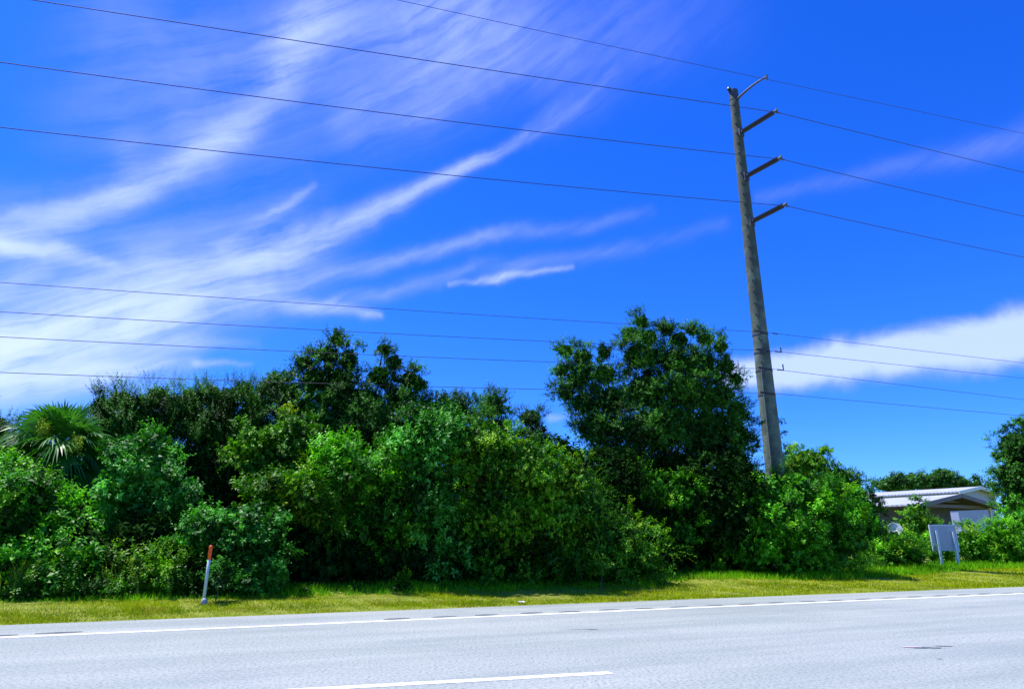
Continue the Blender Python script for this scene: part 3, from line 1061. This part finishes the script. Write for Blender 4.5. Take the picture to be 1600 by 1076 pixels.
# ------------------------------------------------------------------ grass
print('leaves', NLEAF[0])


def grass(name, label, n_, s0, s1, o_lo, o_hi, h, w, m, seed, dens_pow=1.0, stubble=1.0):
    r_ = np.random.default_rng(seed)
    s = s0 + (s1 - s0) * r_.random(n_) ** dens_pow
    lo = np.array([o_lo(q) for q in s]) if callable(o_lo) else np.full(n_, o_lo)
    hi = np.array([o_hi(q) for q in s]) if callable(o_hi) else np.full(n_, o_hi)
    o = lo + (hi - lo) * r_.random(n_)
    x = O0[0] + RX * s + NX * o
    y = O0[1] + RY * s + NY * o
    z = gz(x, y) - .01
    keep = (np.sin(x * 3.1 + y * 1.7) + np.sin(x * 1.3 - y * 4.1) + np.sin(x * 7 + y * 5)) > r_.uniform(-3.2, .6, n_)
    x, y, z, s, o = x[keep], y[keep], z[keep], s[keep], o[keep]
    n_ = len(x)
    a = r_.uniform(0, 2 * math.pi, n_)
    patch = .75 + .35 * np.sin(x * 1.1 + 2 * np.sin(y * .9)) * np.sin(y * 1.7 + x * .4)
    hh_ = h * r_.uniform(.4, 1.35, n_) * patch * (1 + np.clip(s, 0, 60) * .012)
    ww_ = w * r_.uniform(.7, 1.3, n_) * (1 + np.clip(s, 0, 60) * .03)
    side = np.stack([np.cos(a), np.sin(a), 0 * a], 1) * ww_[:, None]
    b_ = np.stack([x, y, z], 1)
    ln_ = r_.uniform(-.7, .7, (n_, 2)) * hh_[:, None]
    tip = b_ + np.stack([ln_[:, 0], ln_[:, 1], hh_], 1)
    V = np.stack([b_ - side, b_ + side, tip], 1).reshape(-1, 3)
    tn = np.clip(r_.uniform(0, .9, n_) + .1 * patch, 0, 1)
    ob = mesh_np(name, V, np.arange(n_ * 3).reshape(-1, 3), 3, L[m], None, np.repeat(tn, 3), loc=(0, 20, 0))
    return tag(ob, label, 'grass', kind='stuff')


def front(s):           # offset of the shrub line from the white edge line, along the road
    return float(np.interp(s, [-40, -10, -5, 4.5, 9, 15, 26, 80], [5.6, 5.3, 5.0, 4.9, 7.8, 6.7, 8.6, 9.5]))


grass('grass', 'short mown yellow-green grass along the road shoulder', 330000, -22, 70, 2.02, lambda s: front(s) + .25, .075, .009, 'grass', 21, 1.35)
grass('lush_grass', 'longer fresh green grass at the foot of the shrubs', 90000, -20, 60, lambda s: front(s) - (.12 if s < 6 else 1.6), lambda s: front(s) + 2.2, .20, .011, 'lush', 22, 1.0)

# ------------------------------------------------------------------ power pole
pole_x, pole_y = 12.49, 32.0
pole_x = ray(1211, 735)[0] / ray(1211, 735)[1] * pole_y
PZ = float(gz(pole_x, pole_y))
PB = np.array([pole_x, pole_y, PZ])
A2 = np.array([RY, -RX])                     # across the line, toward the road


def in_plane(x, y, P0, dr):
    d = ray(x, y)
    M = np.array([[d[0], -dr[0]], [d[1], -dr[1]]])
    t_, s_ = np.linalg.solve(M, P0[:2])
    return s_, H + d[2] * t_


cm, t, b, o_ = mat('spun_concrete')
geo = t.n('ShaderNodeTexCoord')
mpp = t.n('ShaderNodeMapping')
mpp.inputs['Scale'].default_value = (1, 1, .12)
t.link(geo.outputs['Object'], mpp.inputs[0])
n = t.noise(mpp.outputs[0], 5, 6, .65)
n2 = t.noise(geo.outputs['Object'], 1.2, 5, .6)
n3 = t.noise(geo.outputs['Object'], 26, 4, .7)
sz_ = t.n('ShaderNodeSeparateXYZ')
t.link(geo.outputs['Object'], sz_.inputs[0])
hgt = t.remap(sz_.outputs[2], 3, 16)
c_ = t.mix(t.remap(n, .35, .65), col(.13, .19, .12), col(.19, .25, .16))
st_ = t.m('MULTIPLY', t.remap(t.m('ADD', n2, t.m('MULTIPLY', hgt, .22)), .46, .72), .85)
c_ = t.mix(st_, c_, col(.04, .052, .04))
c_ = t.mix(t.m('MULTIPLY', t.remap(n3, .45, .7), .3), c_, col(.09, .095, .07))
t.link(c_, b.inputs['Base Color'])
b.inputs['Roughness'].default_value = .85
bp = t.n('ShaderNodeBump')
bp.inputs['Distance'].default_value = .02
t.link(n3, bp.inputs['Height'])
t.link(bp.outputs[0], b.inputs['Normal'])

steel = simple('dull_steel', (.10, .11, .12), .55, .6)
poly = simple('dark_insulator', (.022, .024, .03), .45)
wirem = simple('weathered_wire', (.06, .063, .07), .6, .2)
ptop = in_plane(1146, 143, PB, A2)[1]
pole = empty('power_pole', PB, 'tall tapered concrete transmission pole rising behind the bright shrub', 'power pole')


def prad(z):
    return .475 - (.475 - .235) * (z - PZ) / (ptop - PZ)


mbp = MB()
zs = np.linspace(PZ - .3, ptop, 30)
mbp.tube([(pole_x, pole_y, z) for z in zs], [prad(z) for z in zs], 28)
ob = mbp.build('shaft', cm, pole, smooth=False, loc=PB)
for p_ in ob.data.polygons:
    p_.use_smooth = len(p_.vertices) == 4
# steel cap band
mbp = MB()
mbp.tube([(pole_x, pole_y, ptop - .62), (pole_x, pole_y, ptop + .03)], [prad(ptop) + .022, prad(ptop) + .018], 24)
mbp.build('top_band', simple('galvanised_band', (.07, .08, .075), .6, .4), pole, loc=PB)
mbp = MB()
kx, kz = in_plane(1138, 144, PB, np.array([RX, RY]))
q = np.array([pole_x - RX * (prad(ptop) + .06), pole_y - RY * (prad(ptop) + .06), ptop + .02])
mbp.tube([q + [0, 0, -.12], q, q + [0, 0, .05], q + [0, 0, .16]], [.045, .045, .12, .07], 10)
mbp.tube([q, (pole_x - RX * prad(ptop) * .8, pole_y - RY * prad(ptop) * .8, ptop - .08)], [.035, .035], 8)
mbp.build('top_knob', poly, pole, loc=PB)

# arms, conductors
DL = np.array([math.sin(rad(70)), math.cos(rad(70))])
DR = np.array([math.sin(rad(71.5)), math.cos(rad(71.5))])
ARMS = [((1158, 150), (1198, 120)), ((1163, 203), (1213, 173)), ((1171, 272), (1220, 246)), ((1180, 343), (1228, 319))]
WIRES = [
    ((1199, 124), [(520, 0), (660, 23), (800, 48), (1000, 84)], [(1400, 170), (1600, 222)], .012),
    ((1213, 176), [(40, 0), (300, 40), (600, 85), (900, 130)], [(1400, 222), (1600, 273)], .0175),
    ((1220, 249), [(0, 97), (300, 138), (600, 178), (900, 212)], [(1400, 292), (1600, 338)], .0175),
    ((1228, 322), [(0, 198), (300, 233), (600, 265), (900, 291)], [(1400, 360), (1600, 402)], .0175),
]


def fitwire(P0, z0, dr, pts, smax, m_):
    ss_, zz_ = [], []
    for q in pts:
        s_, z_ = in_plane(q[0], q[1], P0, dr)
        ss_.append(s_)
        zz_.append(z_ - z0)
    ss_, zz_ = np.array(ss_), np.array(zz_)
    M = np.stack([ss_, ss_ ** 2], 1)
    (c1, c2), *_ = np.linalg.lstsq(M, zz_, rcond=None)
    if abs(smax) > 60 and c2 <= 0:
        pass
    return c1, c2


def wire_obj(P0, z0, left, right, r_w, label, seed, parent=None):
    pts = []
    c1, c2 = fitwire(P0, z0, DL, left, 0, 0)
    d1, d2 = fitwire(P0, z0, DR, right, 0, 0)
    c2 = max(c2, 2e-4)
    d2 = max(d2, 1e-4)
    # carry each span as far as its low point mirrored (next pole), at most 110 m
    for s_ in list(-np.linspace(92, .01, 60)):
        pts.append((P0[0] + DL[0] * s_, P0[1] + DL[1] * s_, z0 + c1 * s_ + c2 * s_ * s_))
    for s_ in list(np.linspace(.01, 92, 60)):
        pts.append((P0[0] + DR[0] * s_, P0[1] + DR[1] * s_, z0 + d1 * s_ + d2 * s_ * s_))
    print('wire', label[:30], round(c1, 3), round(c2, 5), round(d1, 3), round(d2, 5))
    m_ = MB().tube(pts, [r_w] * len(pts), 6)
    o = m_.build('overhead_wire', wirem, None, smooth=True, loc=(P0[0], P0[1], z0))
    return tag(o, label, 'wire', 'wires strung on the power pole')


WL = ['thin topmost wire running from the curved bracket above the pole top', 'conductor held by the highest black insulator arm', 'conductor held by the middle black insulator arm', 'conductor held by the lowest black insulator arm']
for k, ((b0, tip), (w0, lf, rt, rw)) in enumerate(zip(ARMS, WIRES)):
    sb, zb = in_plane(b0[0], b0[1], PB, A2)
    stp, zt = in_plane(tip[0], tip[1], PB, A2)
    zb_ = zb
    rb = prad(zb)
    B0 = np.array([pole_x + A2[0] * rb, pole_y + A2[1] * rb, zb_])
    B1 = np.array([pole_x + A2[0] * stp, pole_y + A2[1] * stp, zt])
    sw_, zw = in_plane(w0[0], w0[1], PB, A2)
    BW = np.array([B1[0], B1[1], zw])
    m_ = MB()
    if k == 0:
        mid = (B0 + B1) / 2 + np.array([0, 0, .22])
        pts = [B0 * (1 - f) ** 2 + 2 * mid * f * (1 - f) + B1 * f * f for f in np.linspace(0, 1, 9)]
        m_.tube(pts, list(np.linspace(.07, .045, 9)), 8)
        m_.tube([B1 + [0, 0, .1], B1 - [0, 0, .12]], [.05, .05], 8)
        m_.tube([B1 - [0, 0, .1], BW + [0, 0, .0]], [.03, .05], 8)
        a_ = m_.build('bracket', steel, pole, smooth=False, loc=PB)
    else:
        dv = B1 - B0
        ln_ = np.linalg.norm(dv)
        pts, rs = [], []
        nsh = 22
        for i in range(nsh * 2 + 1):
            pts.append(B0 + dv * (.06 + .86 * i / (nsh * 2)))
            rs.append(.135 if i % 2 else .080)
        m_.tube(pts, rs, 12)
        a_ = m_.build('insulator', poly, pole, loc=PB)
        m_ = MB()
        m_.tube([B0 - dv / ln_ * .12, B0 + dv * .07], [.10, .085], 10)
        m_.box(B0 - [0, 0, .02], np.array([A2[0], A2[1], 0]) * .05, np.array([-A2[1], A2[0], 0]) * .15, (0, 0, .24))
        m_.build('arm_base', steel, a_, loc=PB)
        m_ = MB()
        m_.tube([B0 + dv * .91, B1 + dv / ln_ * .05], [.06, .05], 8)
        m_.tube([B1 + [0, 0, .12], B1, BW], [.03, .07, .05], 8)
        m_.tube([BW - np.array([DL[0], DL[1], 0]) * .22, BW, BW + np.array([DR[0], DR[1], 0]) * .22], [.03, .05, .03], 8)
        m_.build('wire_clamp', steel, a_, loc=PB)
    wire_obj(BW[:2], zw, lf, rt, rw, WL[k], k)

LOW = [
    (516, 520, [(0, 448), (300, 466), (600, 484), (900, 502)], [(1400, 545), (1600, 574)], 'uppermost of the four thin lower wires on the pole'),
    (545, 548, [(0, 487), (300, 504), (600, 521), (900, 535)], [(1400, 571), (1600, 598)], 'second of the four thin lower wires counting down'),
    (573, 577, [(0, 526), (300, 541), (600, 556), (900, 566)], [(1400, 600), (1600, 624)], 'third of the four thin lower wires counting down'),
    (613, 614, [(0, 582), (300, 592), (600, 601), (900, 610)], [(1400, 634), (1580, 657)], 'lowest of all wires crossing above the shrubs'),
]
for k, (yl, yr, lf, rt, lab) in enumerate(LOW):
    fx = 1187 + (yl - 516) * .106
    # wires pass on the road face of the pole
    rb0 = .42
    P0 = PB[:2] + A2 * (rb0 + .12)
    s0, zz = in_plane(fx + 3, (yl + yr) / 2, P0, np.array([RX, RY]))
    wire_obj(P0, zz, lf, rt, .0115, lab, 30 + k)
    rb = prad(zz)
    m_ = MB()
    m_.tube([(pole_x, pole_y, zz - .045), (pole_x, pole_y, zz + .045)], [rb + .018] * 2, 24)
    q = np.array([P0[0], P0[1], zz])
    m_.tube([np.array([pole_x + A2[0] * rb * .95, pole_y + A2[1] * rb * .95, zz]), q], [.03, .03], 8)
    m_.build('wire_band', steel, pole, loc=PB)
    m_ = MB()
    r3 = np.array([RX, RY, 0])
    lq = q - r3 * (rb + .02)
    m_.tube([lq - r3 * .45, lq - r3 * .22, lq + r3 * .05], [.035, .055, .03], 8)
    m_.tube([q - r3 * (rb + .05), q], [.022, .022], 6)
    m_.build('dead_end_clamp', poly, pole, loc=PB)
    if k in (0, 1, 2):
        m_ = MB()
        rq = q + r3 * (rb - .05)
        ext = rq + r3 * (.38 if k else .3)
        m_.tube([rq, ext, ext + [0, 0, (.02 if k == 0 else .16 + .07 * k)]], [.034, .034, .034], 6)
        m_.build('hook', steel, pole, loc=PB)

# ground wire conduit and climbing steps down the left face
m_ = MB()
r3 = np.array([RX, RY, 0])
rr = np.array([-RX * .86 + A2[0] * .5, -RY * .86 + A2[1] * .5, 0])
rr /= np.linalg.norm(rr)
pts = [np.array([pole_x, pole_y, z]) + rr * (prad(z) + .02) for z in np.linspace(PZ, PZ + 9.2, 12)]
m_.tube(pts, [.028] * 12, 6)
m_.build('conduit', simple('pale_conduit', (.16, .19, .17), .7), pole, loc=PB)
lug0 = MB().box((0, 0, 0), (.045, 0, 0), (0, .04, 0), (0, 0, .02)).build('step_lug', steel, pole)
first = True
for i, z in enumerate(np.arange(PZ + 4.6, ptop - .5, .62)):
    for j in (0, 1):
        th = math.atan2(-RY * .75 + A2[1] * .66, -RX * .75 + A2[0] * .66) + (.12 if j else -.12)
        lg = lug0 if first else lug0.copy()
        if not first:
            C.objects.link(lg)
            lg.parent = pole
        first = False
        zz_ = z + (-.07 if j else .05)
        lg.location = (math.cos(th) * prad(zz_), math.sin(th) * prad(zz_), zz_ - PZ)
        lg.rotation_euler = (0, 0, th)

# creeper hanging on the right side of the pole
SEED[0] += 1
r_ = np.random.default_rng(9)
cr = empty('creeper', PB, 'wispy creeper clinging to the right side of the power pole', 'creeper')
m_ = MB()
cpos = []
for i in range(7):
    z0_ = PZ + 3.6 + i * .5
    base_ = np.array([pole_x, pole_y, z0_]) + (r3 * .97 + np.array([A2[0], A2[1], 0]) * .1) * prad(z0_)
    a0 = r3 * r_.uniform(.15, .7) + np.array([0, 0, r_.uniform(-.3, .5)])
    p1 = base_ + a0 * .6
    p2 = base_ + a0 + np.array([0, 0, -r_.uniform(0, .25)])
    m_.tube([base_ - [0, 0, .5], base_, p1, p2], [.012, .012, .009, .005], 5)
    for f in np.linspace(0, 1, 6):
        cpos.append(base_ * (1 - f) + p2 * f + r_.normal(size=3) * .05)
m_.build('stem', STEM, cr, loc=PB)
cpos = np.array(cpos)
st = dict(ST['oak'])
st.update(nb=3, k=7, sl=.16, br=.06)
A = shoots(cpos, np.tile(r3, (len(cpos), 1)), st, r_)
leaves_mesh('foliage', *A, L['oak'], cr, PB)

# ------------------------------------------------------------------ leaning marker post
bx = -7.35 * 1.0
mD = 16.75
bx = P(317, 845, mD)[0]
d = ray(317, 946)
bx = d[0] / d[1] * mD
MBASE = np.array([bx, mD, float(gz(bx, mD))])
tx = ray(330, 851)
TOP = np.array([tx[0] / tx[1] * mD, mD, H + tx[2] / tx[1] * mD])
mk = empty('marker_post', MBASE, 'slim white utility marker post with orange-red domed top', 'marker post')
ax_ = TOP - MBASE
white = simple('weathered_white_plastic', (.50, .60, .62), .4, var=.12, scale=9)
orange = simple('faded_orange_plastic', (.80, .11, .010), .4, var=.2, scale=14)
m_ = MB().tube([MBASE - ax_ * .03, MBASE + ax_ * .5, MBASE + ax_ * .755], [.037, .036, .036], 16)
o1 = m_.build('post', white, mk, smooth=True, loc=MBASE)
m_ = MB()
pts = [MBASE + ax_ * f for f in (.75, .755, .86, .93, .955, .975, .99, 1.0)]
m_.tube(pts, [.037, .041, .042, .042, .047, .044, .030, .010], 16)
m_.build('cap', orange, mk, smooth=True, loc=MBASE)
m_ = MB()
m_.tube([MBASE + [.03, -.03, -.02], MBASE + [.035, -.035, .10], MBASE + [.035, -.035, .14]], [.075, .07, .03], 12)
m_.build('base_collar', simple('grey_collar', (.30, .34, .32), .7, var=.3, scale=20), mk, smooth=True, loc=MBASE)

# scrap of litter on the verge
q = P(815, 944, 17.6)
LB = np.array([q[0], 17.6, float(gz(q[0], 17.6)) + .03])
m_ = MB()
vs = []
r_ = np.random.default_rng(4)
for i in range(5):
    for j in range(4):
        vs.append(LB + np.array([(i - 2) * .045, (j - 1.5) * .05, r_.uniform(0, .055)]))
m_.add(vs, [(i * 4 + j, (i + 1) * 4 + j, (i + 1) * 4 + j + 1, i * 4 + j + 1) for i in range(4) for j in range(3)])
o = m_.build('litter', simple('crumpled_paper', (.62, .62, .62), .7), None, loc=LB)
tag(o, 'tiny crumpled pale scrap lying on the mown grass', 'litter')

# ------------------------------------------------------------------ blank sign seen from behind
sD = 33.0
d0, d1 = ray(1463, 885), ray(1494, 885)
dl = ray(1451, 820)
sgz = float(gz(27 * .78, sD))
scx = (ray(1472, 850)[0] / ray(1472, 850)[1]) * sD
SB = np.array([scx, sD, sgz])
sign = empty('blank_sign', SB, 'blank grey sign back on two white posts in front of the low bushes', 'sign')
zt = P(1470, 820, sD)[2]
zb = P(1470, 860, sD)[2]
xl = P(1452, 822, sD)[0]
xr = P(1491, 822, sD)[0]
yaw = rad(-1)
uv = np.array([math.cos(yaw), math.sin(yaw), 0])
fv = np.array([-math.sin(yaw), math.cos(yaw), 0])
pc2 = np.array([(xl + xr) / 2, sD, (zt + zb) / 2])
hw = (xr - xl) / 2
m_ = MB()
m_.box(pc2, uv * hw, fv * .02, (0, 0, (zt - zb) / 2))
m_.build('panel', simple('grey_panel', (.36, .41, .46), .5, var=.06, scale=3), sign, loc=SB)
m_ = MB()
for sx in (-1, 1):
    m_.box(pc2 + uv * sx * hw - fv * .003, uv * .025, fv * .035, (0, 0, (zt - zb) / 2 + .03))
m_.box(pc2 + np.array([0, 0, (zt - zb) / 2]), uv * (hw - .026), fv * .033, (0, 0, .028))
m_.build('edge_frame', simple('pale_frame', (.52, .62, .70), .5), sign, loc=SB)
wp = simple('whitewashed_post', (.50, .62, .68), .55, var=.1)
for sx in (-.58, .72):
    top_ = zt - (.24 if sx < 0 else .30)
    gq = pc2 + uv * sx * hw - fv * .080
    lo_ = sgz - .2
    m_ = MB()
    m_.box(np.array([gq[0], gq[1], (top_ + lo_) / 2]), uv * .050, fv * .055, (0, 0, (top_ - lo_) / 2))
    m_.build('post', wp, sign, loc=SB)

# ------------------------------------------------------------------ white buildings
roofw, t, b, o_ = mat('white_metal_roof')
tcx = t.n('ShaderNodeTexCoord')
wv_ = t.n('ShaderNodeTexWave')
wv_.inputs['Scale'].default_value = 1.6
wv_.inputs['Distortion'].default_value = 0
t.link(tcx.outputs['Object'], wv_.inputs['Vector'])
n = t.noise(tcx.outputs['Object'], .8, 5, .6)
n9 = t.noise(tcx.outputs['Object'], 3.5, 6, .7)
c_ = t.mix(t.remap(n, .35, .7), col(.50, .52, .56), col(.38, .40, .44))
c_ = t.mix(t.m('MULTIPLY', t.remap(n9, .52, .7), .5), c_, col(.30, .28, .25))
t.link(c_, b.inputs['Base Color'])
b.inputs['Roughness'].default_value = .5
bp = t.n('ShaderNodeBump')
bp.inputs['Distance'].default_value = .06
t.link(wv_.outputs[0], bp.inputs['Height'])
t.link(bp.outputs[0], b.inputs['Normal'])
wallw = simple('white_siding', (.62, .70, .74), .7, var=.08, scale=1.5)
wallb = simple('pale_blue_siding', (.34, .39, .52), .6, var=.06, scale=1.5)
recess = simple('recess_shade', (.10, .11, .14), .8, var=.2, scale=1.0)  # darker wall colour that paints the shade inside the open front
dark = simple('dark_interior', (.035, .03, .03), .9)
soff = simple('grey_fascia', (.15, .145, .16), .6)


def gable_house(name, label, peak_px, eave_px, D, th, Lr, Wd, drop, eave_h, style, wall, group=None):
    """ridge starts at peak (front gable) and runs back along azimuth th"""
    pk = P(peak_px[0], peak_px[1], D)
    rd = np.array([math.sin(rad(th)), math.cos(rad(th)), 0])
    gd = np.array([rd[1], -rd[0], 0])
    if gd[0] < 0:
        gd = -gd
    up_ = np.array([0, 0, 1.0])
    g0 = float(gz(pk[0], pk[1]))
    B = np.array([pk[0], pk[1], g0])
    root = empty(name, B, label, 'building', group)
    hw_ = Wd / 2
    fr = pk
    bk_ = pk + rd * Lr
    thk = .12
    ov = .5
    # two roof slabs, butted at the ridge
    for sgn in (-1, 1):
        e = gd * sgn * (hw_ + ov) - up_ * drop * (hw_ + ov) / hw_
        f0, b0 = fr - rd * .6, bk_ + rd * .4
        vs = [f0, b0, b0 + e, f0 + e]
        vs += [q_ - up_ * thk for q_ in vs]
        m = MB().add(vs, [(0, 1, 2, 3), (7, 6, 5, 4), (0, 3, 7, 4), (3, 2, 6, 7), (2, 1, 5, 6)])
        m.build('roof', roofw, root, loc=B)
        if style == 'open':
            lo = [q_ - up_ * .02 for q_ in vs[4:]]
            MB().add(lo + [q_ - up_ * .05 for q_ in lo], [(0, 1, 2, 3), (7, 6, 5, 4), (0, 3, 7, 4), (3, 2, 6, 7), (2, 1, 5, 6)]).build('under_roof_shade', dark, root, loc=B)  # dark sheet added below the slab, painting the shade under the roof
        # rake trim
        m = MB()
        c0_, c1_ = f0 - rd * .03, f0 + e - rd * .03
        m.add([c0_ + up_ * .03, c1_ + up_ * .03, c1_ - up_ * .30, c0_ - up_ * .30] + [q_ - rd * .06 for q_ in (c0_ + up_ * .03, c1_ + up_ * .03, c1_ - up_ * .30, c0_ - up_ * .30)],
              [(0, 1, 2, 3), (7, 6, 5, 4), (0, 4, 5, 1), (2, 6, 7, 3), (1, 5, 6, 2), (0, 3, 7, 4)])
        m.build('rake_trim', soff if style == 'open' else wallw, root, loc=B)
    ez = pk[2] - drop
    inset = up_ * (thk + .03)
    # side walls
    for sgn in (-1, 1):
        a0 = fr + gd * sgn * hw_ * .97 + (rd * 8 if style == 'open' else rd * .02)
        a1 = bk_ + gd * sgn * hw_ * .97 - rd * .02
        ztop = ez - thk + .05
        n_ = gd * .08
        vs = []
        for q_ in (a0, a1):
            for zz in (g0 - .2, ztop):
                for k in (-1, 1):
                    vs.append(np.array([q_[0], q_[1], zz]) + n_ * k)
        m = MB().add(vs, [(0, 1, 3, 2), (4, 6, 7, 5), (0, 2, 6, 4), (1, 5, 7, 3), (2, 3, 7, 6)])
        m.build('side_wall', wall, root, loc=B)
        if style == 'open':
            m = MB()
            q_ = fr + gd * sgn * hw_ * .97 + rd * .1
            m.box(np.array([q_[0], q_[1], (g0 + ez) / 2 - .08]), gd * .1, rd * .1, (0, 0, (ez - g0) / 2))
            m.build('corner_post', wallw, root, loc=B)
    # gable walls (pentagon prisms)
    for (org, dd_) in ((fr + rd * (3.5 if style == 'open' else .05), rd), (bk_ - rd * .25, rd)):
        hw2 = hw_ * .955
        dr_ = drop * .955
        pts5 = [(-hw2, g0 - .2), (hw2, g0 - .2), (hw2, pk[2] - dr_ - thk - .05), (0, pk[2] - thk - .05), (-hw2, pk[2] - dr_ - thk - .05)]
        vs = [np.array([org[0], org[1], 0]) + gd * u_ + up_ * z_ for u_, z_ in pts5]
        vs += [q_ + dd_ * .15 for q_ in vs]
        m = MB().add(vs, [(0, 1, 2, 3, 4), (9, 8, 7, 6, 5)] + [(i, (i + 1) % 5 + 0, (i + 1) % 5 + 5, i + 5) for i in range(5)])
        m.build('gable_wall', recess if style == 'open' else wall, root, loc=B)
    if style == 'open':
        # header beam across the open front and the dark doors in the wall behind it
        m = MB()
        q_ = fr + rd * .35
        m.box(np.array([q_[0], q_[1], ez - .12]), gd * hw_ * .94, rd * .06, (0, 0, .13))
        m.build('header_beam', soff, root, loc=B)
        for c_u, w_u, h_u in ((-hw_ * .45, hw_ * .36, 2.6), (hw_ * .30, hw_ * .22, 2.3)):
            m = MB()
            q_ = fr + rd * 7.94 + gd * c_u
            m.box(np.array([q_[0], q_[1], g0 + h_u / 2 + .02]), gd * w_u, rd * .04, (0, 0, h_u / 2))
            m.build('door', dark, root, loc=B)
        m = MB()
        q_ = fr + rd * .5
        vs = [q_ - up_ * (thk + .25), q_ - up_ * (drop * .30 + thk + .25) - gd * hw_ * .30, q_ - up_ * (drop * .30 + thk + .25) + gd * hw_ * .30]
        vs += [v_ + rd * .1 for v_ in vs]
        m.add(vs, [(0, 1, 2), (5, 4, 3), (0, 3, 4, 1), (1, 4, 5, 2), (2, 5, 3, 0)])
        m.build('gable_truss', soff, root, loc=B)
    return root


gable_house('open_barn', 'nearer low white-roofed building with a dark open gable front', (1490, 772), (1454, 788), 58, -27, 15, 10.5, .85, 0, 'open', wallw)
gable_house('long_shed', 'longer pale shed roof rising behind the open-fronted building', (1522, 760), (0, 0), 72, -33, 26, 9.0, .62, 0, 'shut', wallb)

# pale round dish on a stand before the building
dD = 43.0
q = P(1399, 827, dD)
DB = np.array([q[0], dD, float(gz(q[0], dD))])
dish = empty('dish', DB, 'pale round dish on a short mast left of the russet-topped shrub', 'dish')
m_ = MB()
fvv = norm(np.array([-.2, -1, .35]))
av = norm(np.cross(fvv, [0, 0, 1.0]))
bv = np.cross(av, fvv)
cen = np.array([q[0], dD, q[2]])
rings = [(0.0, .10), (.18, .09), (.32, .05), (.43, .0), (.45, .0)]
vs, fs = [], []
NS = 24
for r_i, dp in rings:
    for j in range(NS):
        th = 2 * math.pi * j / NS
        vs.append(cen + av * r_i * math.cos(th) + bv * r_i * math.sin(th) - fvv * dp)
for i in range(len(rings) - 1):
    for j in range(NS):
        fs.append((i * NS + j, i * NS + (j + 1) % NS, (i + 1) * NS + (j + 1) % NS, (i + 1) * NS + j))
m_.add(vs, fs)
ob = m_.build('reflector', simple('pale_dish', (.55, .62, .62), .5), dish, smooth=True, loc=DB)
so_ = ob.modifiers.new('thickness', 'SOLIDIFY')
so_.thickness = .02
m_ = MB().tube([DB, (DB[0], DB[1], q[2] - .1), cen - fvv * .12], [.04, .04, .03], 8)
m_.build('mast', steel, dish, loc=DB)
